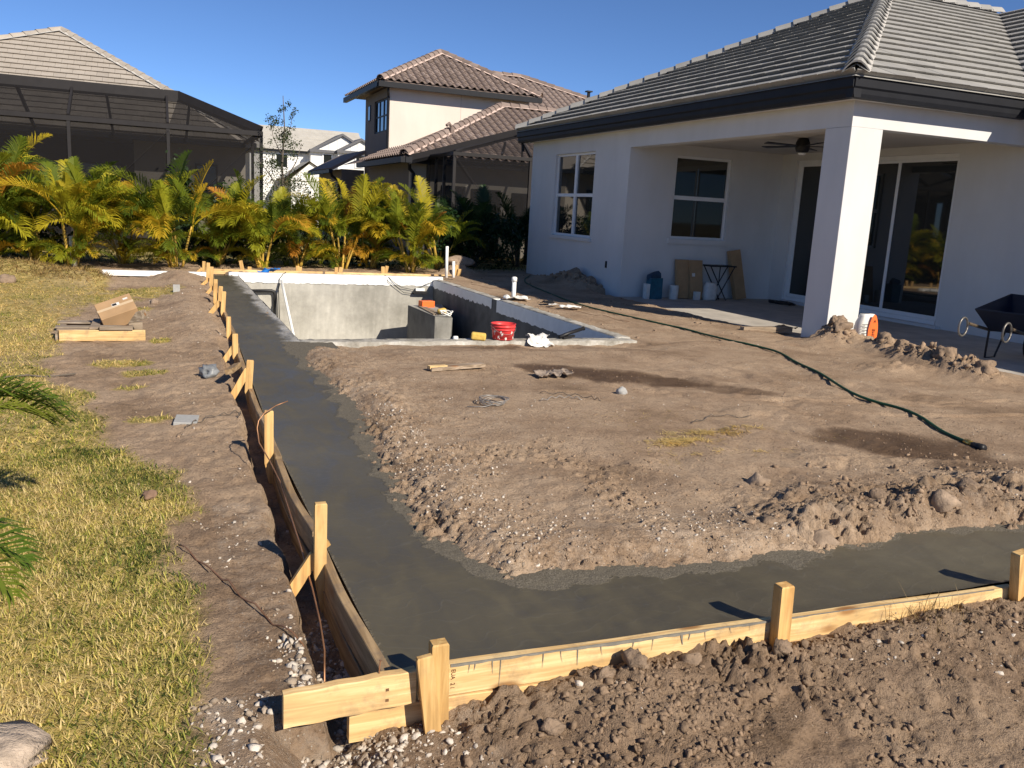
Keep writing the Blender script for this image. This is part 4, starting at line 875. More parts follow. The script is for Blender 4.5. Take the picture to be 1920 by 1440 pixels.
# eaves
EX, EY, EZ, EF = 8.30, 9.16, 3.46, 20.62; WX = 11.55
def gutter(mb, a, b_, out):
    """K-style gutter plus fascia swept from a to b; out = outward horizontal unit"""
    a = Vector(a); b_ = Vector(b_); o = Vector((out[0], out[1], 0))
    prof = [(-.13,.0),(-.13,-.27),(-.02,-.27),(-.005,-.22),(0,-.16),(.02,-.135),(.022,-.035),(.03,-.03),(.03,-.012),(.015,-.012),(.012,.0)]
    k = len(prof); vs = [a+o*x+Vector((0,0,z)) for x, z in prof]+[b_+o*x+Vector((0,0,z)) for x, z in prof]
    mb.add(vs, [(i, (i+1)%k, k+(i+1)%k, k+i) for i in range(k)]+[tuple(range(k-1,-1,-1)), tuple(range(k,2*k))])
mb = MB(); gutter(mb, (EX, EY-.001, EZ), (EX, EF, EZ), (-1, 0)); mb.build('gutter', FASCIA, H)
mb = MB(); gutter(mb, (EX, EY, EZ-.001), (WX-.03, EY, EZ-.001), (0, -1)); mb.build('gutter', FASCIA, H)
mb = MB(); gutter(mb, (WX, EY+.01, EZ), (WX, -3, EZ), (-1, 0)); mb.build('gutter', FASCIA, H)
MB().box(EX+.13, 8.598, EY+.13, EF, EZ-.26, EZ-.25).build('soffit', STUCCO, H)
MB().box(8.60, WX+.2, EY+.13, 9.438, EZ-.26, EZ-.25).build('soffit', STUCCO, H)
MB().box(WX+.13, 12.298, -3, EY+.13, EZ-.255, EZ-.245).build('soffit', STUCCO, H)
MB().tube([(8.38, 20.5, 3.2), (8.40, 20.5, 3.1), (8.42,20.5,2.98)], .035, 8).build('downspout_outlet', FASCIA, H)
# roof
PIT = .5; RUN = (EF-EY)/2; hipA = Vector((EX+RUN, EY+RUN, EZ+PIT*RUN)); hl = H.location
ex, ey = EX-.05, EY-.05
mb = MB(); mb.add(slope_poly((ex,ey,EZ), (ex,EF+.05,EZ), (1,0), RUN+.05, PIT, 1, 1), [(0,1,2,3)])
mb.add(slope_poly((ex,ey,EZ), (20,ey,EZ), (0,1), RUN+.05, PIT, 1, 0), [(0,1,2,3)]); mb.add(slope_poly((ex,EF+.05,EZ), (20,EF+.05,EZ), (0,-1), RUN+.05, PIT, 1, 0), [(0,1,2,3)])
mb.add(slope_poly((WX-.05,ey,EZ), (WX-.05,-3,EZ), (1,0), RUN+.05, PIT, -1, 0), [(0,1,2,3)])
roof = mb.build('roof', TILE, H)
roof_slope(H, roof, (ex,EF+.05,EZ), (ex,ey,EZ), (1,0), RUN+.05, PIT, 1, 1, 'flat', .33, .36, TILE, .0, 170, thick=.075)
roof_slope(H, roof, (ex,ey,EZ), (WX,ey,EZ), (0,1), RUN+.05, PIT, 1, -1, 'flat', .33, .36, TILE, .0, 115, thick=.055)
roof_slope(H, roof, (WX-.05,ey,EZ), (WX-.05,4,EZ), (1,0), RUN+.05, PIT, -1, 0, 'flat', .33, .36, TILE, .0, 15, thick=.07)
up3 = Vector((0,0,.065))
ridge_caps(roof, hl, Vector((ex+.03,ey+.03,EZ))+up3, hipA+up3, .36, .30, TILE, MORTAR, .17, flatcap=True)
ridge_caps(roof, hl, Vector((ex+.03,EF,EZ))+up3, hipA+up3, .36, .30, TILE, MORTAR, .15, flatcap=True)
ridge_caps(roof, hl, Vector((WX+RUN,EY+RUN,hipA.z))+up3, hipA+up3, .36, .30, TILE, MORTAR, .15, flatcap=True)
MB().tube([(9.6, 19.45, EZ+.6), (9.6, 19.45, EZ+.95)], .04, 8).box(9.53, 9.67, 19.38, 19.52, EZ+.95, EZ+.98).build('roof_vent', BLACKP, roof)
# ceiling fan in the patio
fan = thing('ceiling_fan', 'black ceiling fan hanging under the patio roof', 'fan', (10.2, 12.3, 2.86))
MB().lathe((10.2,12.3,2.86), [(0,-.1),(.10,-.09),(.12,-.04),(.12,.06),(.10,.1),(.08,.138),(0,.139)], 20).build('motor', BLACKP, fan, True)
MB().lathe((10.2,12.3,2.75), [(0,-.035),(.05,-.03),(.07,0)], 16).build('light_kit', WHITEFR, fan, True)
for k in range(5):
    a = rad(72*k+36); d = Vector((math.cos(a), math.sin(a), 0)); s_ = Vector((-d.y, d.x, .12)).normalized(); c = Vector((10.2,12.3,2.86))
    mb = MB(); mb.prism([c+d*.12-s_*.04, c+d*.75-s_*.07, c+d*.78+s_*.06, c+d*.12+s_*.04], (0,0,.012)); mb.build('blade', BLACKP, fan)
MB().box(8.585, 8.599, 16.02, 16.08, .46, .60).build('outlet_box', FASCIA, H)
# ------------------------------------------------------------------ neighbour house on the left with a screened pool cage
N1 = thing('neighbour_house', 'single-storey house with sand tile hip roof behind the left screen cage', 'house', (-3, 31, 0))
DARKWALL = stucco('shaded_lanai_wall', (.06,.06,.065))  # deep porch shade is put into this near-black wall colour
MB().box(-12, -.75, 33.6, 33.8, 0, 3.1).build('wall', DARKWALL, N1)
MB().box(-.75, 2.7, 31.2, 31.4, 0, 3.1).build('wall', TAUPE, N1)
MB().box(-.75, -.55, 31.4, 33.6, 0, 3.1).build('wall', TAUPE, N1)
MB().box(2.5, 2.7, 31.4, 40, 0, 3.1).build('wall', TAUPE, N1)
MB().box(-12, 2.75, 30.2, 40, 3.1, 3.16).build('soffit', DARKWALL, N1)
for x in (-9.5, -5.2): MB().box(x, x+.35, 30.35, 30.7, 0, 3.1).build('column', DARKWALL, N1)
for a, b_ in ((-6.2,-4.6),(-4.5,-2.9),(-2.8,-1.2)):
    f = MB().box(a, a+.06, 33.54, 33.6, 0, 2.4).box(b_-.06, b_, 33.54, 33.6, 0, 2.4).box(a+.06, b_-.06, 33.54, 33.6, 2.33, 2.4).build('glass_door', FASCIA, N1); MB().box(a+.06, b_-.06, 33.56, 33.57, 0, 2.33).build('pane', GLASS, f)
f = MB().box(1.1, 1.8, 31.14, 31.2, .9, 2.5).build('window', FASCIA, N1); MB().box(1.16, 1.74, 31.125, 31.14, .96, 2.44).build('pane', GLASS, f)
p1 = .61; ap = Vector((-3.1, 36.03, 3.24+p1*6.03)); EL, ER = -12.3, 2.93
mb = MB(); mb.add([(EL,30,3.22),(ER,30,3.22),ap], [(0,1,2)]); mb.add([(ER,30,3.22),(ER,42,3.22),ap], [(0,1,2)]); mb.add([(EL,30,3.22),ap,(EL,42,3.22)], [(0,1,2)])
r1 = mb.build('roof', TILE2, N1)
roof_slope(N1, r1, (EL,30,3.24), (ER,30,3.24), (0,1), 6.03, p1, (-3.1-EL)/6.03, 1, 'flat', .36, .36, TILE2, 0, 290, thick=.065)
ridge_caps(r1, N1.location, (ER,30,3.3), ap+Vector((0,0,.05)), .36, .32, TILE2, MORTAR, .2, flatcap=True)
ridge_caps(r1, N1.location, (EL,30,3.3), ap+Vector((0,0,.05)), .45, .32, TILE2, MORTAR, .2, flatcap=True)
MB().box(EL, ER, 29.94, 30.08, 3.06, 3.23).build('gutter', FASCIA, N1); MB().box(ER-.12, ER+.03, 30.081, 42, 3.06, 3.22).build('gutter', FASCIA, N1)
MB().box(.1, .8, 37.2, 37.9, 5.2, 5.3).build('roof_vent', FASCIA, r1)
# cage
C1 = thing('pool_cage', 'dark bronze screen cage in front of the left house', 'screen cage', (-3, 25, 0))
px_ = [-11.4, -9.07, -6.74, -4.41, -2.09, .23, 2.58]; yf, zf, yr, zr, xr = 25., 3.2, 26.5, 4.12, .52
for x in px_: MB().box(x-.04, x+.04, yf-.04, yf+.04, -.05, zf-.06).build('post', CAGE, C1)
MB().box(-12.5, 2.62, yf-.05, yf+.05, zf-.06, zf+.06).build('eave_rail', CAGE, C1)
MB().box(-12.5, 2.54, yf-.03, yf+.03, .9, .98).build('chair_rail', CAGE, C1)
MB().box(-12.5, xr+.05, yr-.05, yr+.05, zr-.16, zr+.14).build('ridge_beam', CAGE, C1)
def beam(a, b_, wd, hgt, name, par, mat=CAGE):
    a = Vector(a); b_ = Vector(b_); d = (b_-a).normalized(); s_ = d.cross(Vector((0,0,1))).normalized(); u = s_.cross(d)
    return MB().obox((a+b_)/2, (d, s_, u), (b_-a).length/2, wd/2, hgt/2).build(name, mat, par)
beam((xr, yr, zr), (2.58, yf+.02, zf+.06), .08, .28, 'hip_beam', C1)
beam((2.58, yf+.05, zf), (2.58, 29.9, zf), .08, .12, 'eave_rail', C1); MB().box(2.54, 2.62, 27.4, 27.48, 0, zf-.061).build('post', CAGE, C1)
for x in px_[:-1]: beam((x, yf, zf+.05), (min(x, xr), yr, zr-.05), .06, .12, 'rafter', C1)
for x in (-10.4,-8.1,-5.75,-3.4,-1.28,.8): beam((min(x, 1.2), yr, zr-.05-(.25 if x > .6 else 0)), (x, 29.95, 3.18), .06, .12, 'rafter', C1)
S = lambda a, b_, c, d, par: MB().add([a, b_, c, d], [(0,1,2,3)]).build('screen_panel', SCREEN, par)
for a, b_ in zip(px_[:-1], px_[1:]):
    S((a+.04,yf,.98), (b_-.04,yf,.98), (b_-.04,yf,zf-.06), (a+.04,yf,zf-.06), C1); S((a+.04,yf,0), (b_-.04,yf,0), (b_-.04,yf,.9), (a+.04,yf,.9), C1)
    if b_ < .5: S((a+.03,yf+.02,zf+.05), (b_-.03,yf+.02,zf+.05), (b_-.03,yr-.05,zr-.1), (a+.03,yr-.05,zr-.1), C1)
MB().add([(.26,yf+.02,zf+.05),(2.5,yf+.02,zf+.05),(xr,yr-.05,zr-.08)], [(0,1,2)]).build('screen_panel', SCREEN, C1)
S((-12.4,yr+.05,zr-.05), (xr,yr+.05,zr-.05), (2.5,29.93,3.2), (-12.4,29.93,3.2), C1)
MB().add([(2.56,yf+.05,zf+.05),(2.56,29.9,zf+.06),(xr+.04,yr,zr-.02)], [(0,1,2)]).build('screen_panel', SCREEN, C1)
for a, b_ in (((.25,24.93,3.1),(-1.9,24.93,.9)),((2.5,24.93,3.05),(.4,24.93,.95))): MB().tube([a, b_], .005, 5).build('brace_cable', CAGE, C1)

# ------------------------------------------------------------------ beige house with a two-storey tower
N2 = thing('beige_house', 'beige two-storey house with brown barrel tile roofs and dark gutters', 'house', (10, 32, 0))
mb = MB(); mb.box(7.9, 13.45, 32.4, 32.6, 0, 5.75); mb.build('tower_wall', BEIGE, N2)
mb = MB(); wall_x(mb, 7.88, 8.1, 32.601, 36.4, 0, 5.75, [(32.75,34.75,4.2,5.42)]); mb.build('tower_wall', SHADETONE, N2)  # side of the same tower, darkened in colour for its shade
MB().box(8.1, 13.4, 36.2, 36.4, 0, 5.75).build('tower_wall', SHADETONE, N2)
MB().box(13.25, 13.45, 32.601, 36.2, 0, 5.75).build('tower_wall', BEIGE, N2)
MB().box(10.65, 10.655, 32.395, 32.4, 3.6, 5.75).build('control_joint', SHADETONE, N2)
for k in range(3):
    a = 32.78+k*.655; f = MB().box(7.93, 7.98, a, a+.05, 4.22, 5.4).box(7.93, 7.98, a+.58, a+.63, 4.22, 5.4).box(7.93, 7.98, a+.05, a+.58, 4.22, 4.27).box(7.93, 7.98, a+.05, a+.58, 5.35, 5.4).box(7.93, 7.98, a+.05, a+.58, 4.78, 4.83).build('window', FASCIA, N2)
    MB().box(7.95, 7.96, a+.05, a+.58, 4.27, 4.78).build('pane', GLASS, f); MB().box(7.95, 7.96, a+.05, a+.58, 4.83, 5.35).build('pane', GLASS, f)
f = MB().box(7.85, 7.88, 35.4, 35.75, 4.75, 5.35).build('window', FASCIA, N2); MB().box(7.843, 7.85, 35.44, 35.71, 4.79, 5.31).build('pane', GLASS, f)
for a in (33.0, 35.3):
    f = MB().box(7.85, 7.88, a, a+.5, 1.6, 2.6).build('window', FASCIA, N2); MB().box(7.843, 7.85, a+.05, a+.45, 1.65, 2.55).build('pane', GLASS, f)
p2 = .53; TX0, TX1, TY, TZ = 7.42, 13.75, 31.95, 5.88; tr = (TX1-TX0)/2; ta = Vector((TX0+tr, TY+tr, TZ+p2*tr))
mb = MB(); c4 = [(TX0,TY,TZ-.02),(TX1,TY,TZ-.02),(TX1,TY+2*tr,TZ-.02),(TX0,TY+2*tr,TZ-.02)]
for i in range(4): mb.add([c4[i], c4[(i+1)%4], ta], [(0,1,2)])
mb.add(c4, [(3,2,1,0)]); r2 = mb.build('roof', BARREL, N2)
roof_slope(N2, r2, (TX0,TY,TZ), (TX1,TY,TZ), (0,1), tr, p2, 1, 1, 'barrel', .29, .36, BARREL, 0, 110, thick=.05)
roof_slope(N2, r2, (TX0,TY+2*tr,TZ), (TX0,TY,TZ), (1,0), tr, p2, 1, 1, 'barrel', .29, .36, BARREL, 0, 0, thick=.05)
ridge_caps(r2, N2.location, (TX0,TY,TZ+.06), ta+Vector((0,0,.08)), .36, .30, BARREL, MORTAR_P, .22); ridge_caps(r2, N2.location, (TX1,TY,TZ+.06), ta+Vector((0,0,.08)), .36, .30, BARREL, MORTAR_P, .22)
MB().box(TX0-.06, TX1, TY-.1, TY+.04, TZ-.22, TZ-.03).build('gutter', FASCIA, N2); MB().box(TX0-.1, TX0+.05, TY+.041, TY+2*tr, TZ-.22, TZ-.03).build('gutter', FASCIA, N2)
MB().tube([(7.75,32.0,5.7),(7.75,32.05,5.55),(7.84,32.34,5.4),(7.84,32.34,3.1)], .05, 8).build('downspout', FASCIA, N2)
# lower front roof
LX, LY, LZ, p3 = 6.81, 26., 2.98, .46; lr = 4.85; LR = 17.
mb = MB(); mb.add([(LX,LY,LZ-.02),(LR,LY,LZ-.02),(LR,LY+lr,LZ+p3*lr-.02),(LX+lr,LY+lr,LZ+p3*lr-.02)], [(0,1,2,3)]); mb.add([(LX,LY,LZ-.02),(LX+lr,LY+lr,LZ+p3*lr-.02),(LX,LY+2*lr,LZ-.02)], [(0,1,2)])
r3 = mb.build('roof', BARREL, N2)
roof_slope(N2, r3, (LX,LY,LZ), (14.5,LY,LZ), (0,1), lr, p3, 1, 0, 'barrel', .29, .36, BARREL, 0, 130, thick=.05)
roof_slope(N2, r3, (LX,LY+6.3,LZ), (LX,LY,LZ), (1,0), 1.0, p3, 0, 1, 'barrel', .29, .36, BARREL, 0, 0, thick=.05)
la = Vector((LX+lr, LY+lr, LZ+p3*lr+.08)); ridge_caps(r3, N2.location, (LX,LY,LZ+.06), la, .36, .30, BARREL, MORTAR_P, .22); ridge_caps(r3, N2.location, la, la+Vector((2.2,0,0)), .36, .30, BARREL, MORTAR_P, .2)
MB().box(LX-.1, LX+.05, LY-.05, 32.38, LZ-.2, LZ-.03).build('gutter', FASCIA, N2); MB().box(LX+.051, 14.5, LY-.08, LY+.06, LZ-.2, LZ-.03).build('gutter', FASCIA, N2)
MB().tube([(7.0,26.05,2.85),(7.05,26.2,2.62),(7.25,26.45,2.5),(7.25,26.45,0)], .06, 8).build('downspout', FASCIA, N2)
MB().tube([(8.85,27.8,3.78),(8.85,27.8,4.1),(8.75,27.75,4.2),(8.65,27.7,4.12)], .05, 8).build('roof_vent', BARREL, r3)
mb = MB(); mb.box(7.2, 15, 26.6, 26.8, 0, 2.85); mb.build('wall', TAUPE, N2); mb = MB(); mb.box(7.2, 7.4, 26.801, 32.4, 0, 2.85); mb.build('wall', SHADETONE, N2)
for a, b_, c, d in ((8.2,9.0,.05,2.2),(9.2,10.2,.05,2.15),(10.6,11.4,.8,2.1)):
    f = MB().box(a, b_, 26.55, 26.6, c, d).build('window', FASCIA, N2); MB().box(a+.06, b_-.06, 26.54, 26.55, c+.06, d-.06).build('pane', GLASS, f)
# right rear roof
p4 = .5; ea = Vector((15.2, 37.8, 7.4)); rr_ = 6.4; ez = 7.4-p4*rr_; ey_ = 37.8-rr_
mb = MB(); mb.add([(13.2,ey_,ez-.02),(15.2+1.45*rr_,ey_,ez-.02),ea-Vector((0,0,.02)),(13.2,37.8,7.38)], [(0,1,2,3)]); r4 = mb.build('roof', BARREL, N2)
roof_slope(N2, r4, (13.2,ey_,ez), (15.2+1.45*rr_,ey_,ez), (0,1), rr_, p4, 0, 1.45, 'barrel', .29, .36, BARREL, 0, 60, thick=.05)
ridge_caps(r4, N2.location, (15.2+1.45*rr_,ey_,ez+.06), ea+Vector((0,0,.08)), .4, .30, BARREL, MORTAR_P, .22); ridge_caps(r4, N2.location, (13.4,37.8,7.46), ea+Vector((0,0,.08)), .4, .30, BARREL, MORTAR_P, .22)
MB().box(13.46, 22, 32.5, 32.7, 0, 4.6).build('wall', TAUPE, N2)
# small wing on the far left of this house
MB().box(6.95, 7.88, 36.45, 42, 0, 2.85).build('wing_wall', SHADETONE, N2)
mb = MB(); mb.prism([(6.55,36.3,2.78),(7.95,36.3,3.55),(7.95,36.3,3.68),(6.45,36.3,2.85)], (0,6,0)); r5 = mb.build('wing_roof', BARREL, N2)
for k in range(4):
    f = MB().box(6.92, 6.95, 37+k*1.2, 37.6+k*1.2, 1.2, 2.3).build('window', FASCIA, N2)
MB().box(6.4, 6.55, 36.28, 42, 2.66, 2.80).build('gutter', FASCIA, N2)
MB().tube([(6.5,36.4,2.7),(6.55,36.5,2.55),(6.85,36.5,2.35),(6.9,36.5,0)], .06, 8).build('downspout', FASCIA, N2)
# cage of the beige house
C2 = thing('pool_cage', 'screen cage standing before the beige house, partly hidden by the white house', 'screen cage', (9.5, 23.5, 0))
q = [7.6, 9.9, 12.2]; yf2, zf2, yr2, zr2 = 23.5, 3.0, 24.7, 3.88
for x in q: MB().box(x-.04, x+.04, yf2-.04, yf2+.04, -.05, zf2-.05).build('post', CAGE, C2)
for y in (24.4, 25.2, 26.0): MB().box(7.56, 7.64, y-.04, y+.04, 0, zf2-.05).build('post', CAGE, C2)
MB().box(7.55, 12.6, yf2-.05, yf2+.05, zf2-.05, zf2+.05).build('eave_rail', CAGE, C2); MB().box(7.55, 7.65, yf2+.051, 26.3, zf2-.05, zf2+.05).build('eave_rail', CAGE, C2)
beam((6.95, 26.0, 2.86), (10.2, yr2, zr2), .07, .26, 'hip_beam', C2); beam((10.2, yr2, zr2), (13, yr2, zr2), .07, .2, 'ridge_beam', C2)
for x, xt in ((7.6,9.2),(9.0,9.55),(9.9,9.95),(11.2,11.2)): beam((x, yf2, zf2+.05), (xt, yr2+.1*(x < 8), zr2-.1-(.3 if x < 9.5 else 0)), .06, .1, 'rafter', C2)
for x in (10.6, 11.6): beam((x-.5, yr2, zr2-.05), (x, 25.9, 3.0), .06, .1, 'rafter', C2)
for a, b_ in ((7.6,9.9),(9.9,12.2)): S((a+.04,yf2,0), (b_-.04,yf2,0), (b_-.04,yf2,zf2-.05), (a+.04,yf2,zf2-.05), C2)
S((7.6,yf2+.05,0), (7.6,26.25,0), (7.6,26.25,zf2-.05), (7.6,yf2+.05,zf2-.05), C2)
MB().add([(7.64,yf2,zf2+.06),(12.4,yf2,zf2+.06),(12.4,yr2,zr2-.08),(10.2,yr2,zr2-.08)], [(0,1,2,3)]).build('screen_panel', SCREEN, C2)
MB().add([(7.6,yf2+.05,zf2+.06),(10.2,yr2,zr2-.06),(7.05,26.0,2.86)], [(0,1,2)]).build('screen_panel', SCREEN, C2)
MB().tube([(7.6,23.44,2.95),(9.3,23.44,.9)], .006, 5).build('brace_cable', CAGE, C2)

# ------------------------------------------------------------------ far white house between the two
N3 = thing('farmhouse', 'distant white house with dark gutters and twin gables', 'house', (9, 60, 0))
WALLW = stucco('white_siding', (.74,.74,.73)); ROOF3 = tile_mat('pale_shingle', [(.40,.38,.35),(.44,.42,.38)], (.85,.85,.85)); TRIM = simple('grey_trim', (.11,.11,.12), .6)
MB().box(5.5, 9.3, 60.5, 66, 0, 4.7).build('wall', WALLW, N3); MB().box(9.3, 11.0, 59.6, 66, 0, 4.75).build('wall', WALLW, N3); MB().box(11.0, 13.2, 59.0, 66, 0, 4.85).build('wall', WALLW, N3)
mb = MB(); mb.prism([(4.4,60.0,4.7),(4.4,63.2,6.4),(4.4,66.4,4.7)], (8.8,0,0)); rf = mb.build('roof', ROOF3, N3)
for i in range(9): MB().box(4.45, 12.0, 60.1+i*.35, 60.16+i*.35, 4.74+i*.186, 4.79+i*.186).build('shingle_course', ROOF3, rf)
def gable(x0, x1, zb, zt, yf_, yb, over=.15):
    xm = (x0+x1)/2; MB().prism([(x0,yf_,zb),(x1,yf_,zb),(xm,yf_,zt)], (0,yb-yf_,0)).build('gable', WALLW, N3)
    for a, b_ in (((x0-over,zb-.08),(xm,zt+.06)),((x1+over,zb-.08),(xm,zt+.06))):
        g = MB(); g.add([(a[0],yf_-.2,a[1]),(b_[0],yf_-.2,b_[1]),(b_[0],yb,b_[1]),(a[0],yb,a[1]),(a[0],yf_-.2,a[1]-.16),(b_[0],yf_-.2,b_[1]-.16),(b_[0],yb,b_[1]-.16),(a[0],yb,a[1]-.16)], [(0,1,2,3),(7,6,5,4),(0,4,5,1),(1,5,6,2),(2,6,7,3),(3,7,4,0)])
        g.build('gable_roof', TRIM, N3)
    for k in range(1, 7):
        x = x0+(x1-x0)*k/7; h = (zt-zb)*(1-abs(x-xm)/((x1-x0)/2)); MB().box(x-.02, x+.02, yf_-.03, yf_, zb+.01, zb+h-.1).build('batten', WALLW, N3)
gable(9.35, 13.5, 4.85, 5.95, 59.9, 64); gable(11.0, 14.1, 4.9, 5.7, 59.2, 62)
MB().box(9.2, 11.0, 59.3, 59.6, 4.66, 4.84).build('gutter', TRIM, N3); MB().box(10.9, 14.0, 58.8, 59.15, 4.70, 4.88).build('gutter', TRIM, N3); MB().box(4.5, 9.2, 60.2, 60.5, 4.55, 4.7).build('gutter', TRIM, N3)
for x, y, z0, z1, w_ in ((10.15,59.58,3.8,4.55,.5),(12.2,58.98,3.9,4.6,.8),(7.2,60.48,3.6,4.4,.7)):
    f = MB().box(x-.1, x+w_+.1, y-.04, y, z0-.1, z1+.1).build('window', WHITEFR, N3); MB().box(x, x+w_, y-.06, y-.04, z0, z1).build('pane', GLASS, f)
mb = MB(); mb.prism([(7.6,57.0,2.7),(10.6,57.0,2.75),(8.9,57.0,3.85)], (0,4,0)); mb.build('porch_gable', WALLW, N3)
g = MB(); g.add([(8.8,56.8,3.95),(10.9,56.8,2.7),(10.9,61,2.7),(8.8,61,3.95)], [(0,1,2,3)]); g.build('porch_roof', ROOF3, N3); g = MB(); g.add([(8.8,56.8,3.95),(7.2,56.8,2.8),(7.2,61,2.8),(8.8,61,3.95)], [(3,2,1,0)]); g.build('porch_roof', ROOF3, N3)
MB().box(7.7, 10.4, 57.1, 57.3, 0, 2.7).build('wall', WALLW, N3)
far = thing('far_house', 'pale roof of a distant house at the right of the left cage', 'house', (4, 75, 0))
MB().prism([(0,75,4.6),(0,78,6.2),(0,81,4.6)], (6,0,0)).build('roof', ROOF3, far); MB().box(.3, 5.8, 75.4, 80, 0, 4.6).build('wall', SHADETONE, far)

# ------------------------------------------------------------------ areca palms
def frond_mesh(seed, rise, curl, n=46, llen=.33, droop=.55):
    """pinnate frond of unit length starting at the origin, growing along +x; returns mesh"""
    r = random.Random(seed); mb = MB(); pts = []; p = Vector((0,0,0)); ang = rise; m = 18
    for i in range(m+1):
        pts.append(p.copy()); ang -= curl/m*(.4+1.2*i/m); p = p+Vector((math.cos(ang), r.uniform(-.06,.06), math.sin(ang)))*(1/m)
    mb.tube(pts, [.011*(1-.8*i/m) for i in range(m+1)], 4, False)
    for i in range(n):
        t = .22+.77*i/(n-1); k = t*m; a = int(min(k, m-1)); q = pts[a].lerp(pts[a+1], k-a); d = (pts[a+1]-pts[a]).normalized(); up = Vector((0,1,0)).cross(d)*-1
        if up.z < 0: up = -up
        L = llen*(math.sin(math.pi*min(1, .18+.78*(t-.22)/.77))**.7)*r.uniform(.82, 1.12)
        for s in (-1, 1):
            fo = rad(38+18*(1-t))+r.uniform(-.1, .1); dirv = (d*math.cos(fo)+Vector((0,s,0))*math.sin(fo)*.9+up*(.42+r.uniform(-.12,.12))).normalized()
            w_ = .0075*r.uniform(.8,1.2); sd_ = dirv.cross(up).normalized()*w_; q1 = q+dirv*L*.5; dr = Vector((0,0,-1))*L*droop*r.uniform(.5,1.2); q2 = q+dirv*L*.92+dr*.6
            mb.add([q-sd_*.5, q+sd_*.5, q1+sd_, q1-sd_, q2], [(0,1,2,3),(3,2,4)])
    me = bpy.data.meshes.new('frond'); me.from_pydata(mb.v, [], mb.f); return me
FR = [frond_mesh(1,rad(78),rad(50)), frond_mesh(2,rad(70),rad(85)), frond_mesh(3,rad(62),rad(110)), frond_mesh(4,rad(50),rad(100)), frond_mesh(5,rad(85),rad(30)), frond_mesh(6,rad(40),rad(95))]
FRM = {}
def frond(parent, base, az, scale, kind, mat, roll=0):
    key = (kind, mat.name)
    if key not in FRM: me = FR[kind].copy(); me.materials.append(mat); FRM[key] = me
    o = bpy.data.objects.new('frond', FRM[key]); COL.objects.link(o); o.parent = parent
    o.matrix_basis = Matrix.Translation(Vector(base)-parent.location)@Matrix.Rotation(az, 4, 'Z')@Matrix.Rotation(roll, 4, 'X')@Matrix.Scale(scale, 4)
def areca(x, y, h, nf, label, seed, mat=PALMLEAF, spread=.35, ncane=7, group='areca palms in a row at the back fence line', cane_mat=None):
    r = random.Random(seed); z = ground_z(x, y)-.03; P = thing('areca_palm', label, 'palm', (x, y, z), group); tops = []
    for k in range(ncane):
        a = r.uniform(0, 6.28); b0 = Vector((x+math.cos(a)*.14*r.random(), y+math.sin(a)*.14*r.random(), z)); ch = h*r.uniform(.22, .5); ln = spread*r.uniform(.4, 1.1)*ch/h*1.6
        b1 = b0+Vector((math.cos(a)*ln*.45, math.sin(a)*ln*.45, ch*.55)); b2 = b0+Vector((math.cos(a)*ln, math.sin(a)*ln, ch)); pts = []
        for i in range(7):
            t = i/6; pts.append(b0*(1-t)**2+b1*2*t*(1-t)+b2*t*t)
        MB().tube(pts, [.032*(1-.45*i/6) for i in range(7)], 6).build('cane', cane_mat or CANE, P, True); tops.append((b2, a))
    for k in range(nf):
        t, a = tops[k % ncane]; az = a+r.uniform(-1.3, 1.3) if k % 3 else r.uniform(0, 6.28); sc = h*r.uniform(.40, .72); kind = r.choice((0,0,1,1,2,2,3,4,5)); bz = t-Vector((0,0,r.uniform(0, .18)*h*.5))
        frond(P, bz, az, sc, kind, mat, r.uniform(-.35, .35))
    for k in range(nf//3):
        a = r.uniform(0, 6.28); frond(P, (x+.1*math.cos(a), y+.1*math.sin(a), z+r.uniform(.02,.3)), a, h*r.uniform(.28, .46), r.choice((2,3,5)), mat, r.uniform(-.4, .4))
    return P
areca(-3.25, 20.0, 2.5, 54, 'tall golden palm clump at the left edge of the picture', 31, spread=.5, ncane=8)
areca(-1.72, 19.45, 2.25, 60, 'golden palm with a pale trunk before the screen cage', 32, spread=.55, ncane=8)
areca(.30, 19.55, 2.3, 48, 'palm clump with a tall upright frond left of the footing stakes', 33, spread=.5)
areca(2.10, 20.2, 2.05, 50, 'palm clump behind the far left corner of the pool', 34, spread=.5)
areca(3.95, 20.5, 2.2, 52, 'palm clump behind the middle of the pool', 35, spread=.5)
areca(5.50, 19.95, 2.1, 54, 'yellow-green palm clump left of the white pipes', 36, spread=.5)
areca(-5.4, 20.1, 2.4, 18, 'palm clump beyond the left edge of the picture', 37)
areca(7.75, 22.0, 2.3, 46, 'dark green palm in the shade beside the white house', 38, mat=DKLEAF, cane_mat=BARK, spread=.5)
areca(9.3, 22.6, 2.1, 34, 'shaded green palm peeping out behind the white house corner', 39, mat=DKLEAF, cane_mat=BARK)
for k, (x, y, h_, lb_) in enumerate(((-2.45,20.7,2.1,'palm standing back between the two leftmost golden clumps'),(-.75,20.5,2.0,'palm filling the gap left of the tall upright frond'),(1.2,20.9,2.0,'palm in the second row left of the far stakes'),(3.0,21.1,1.95,'palm in the second row behind the blue plastic'),(4.75,21.0,1.95,'palm in the second row right of the pool middle'),(6.45,20.9,1.9,'palm half in shade behind the white standpipes'))):
    areca(x, y, h_, 34, lb_, 60+k, spread=.55, ncane=6)
MB().tube([(-1.62,19.35,-.05),(-1.66,19.4,.55)], [.06,.05], 8).build('pale_trunk', simple('pale_trunk', (.62,.58,.50), .8, .15, 8), bpy.data.objects['areca_palm.001'], True)

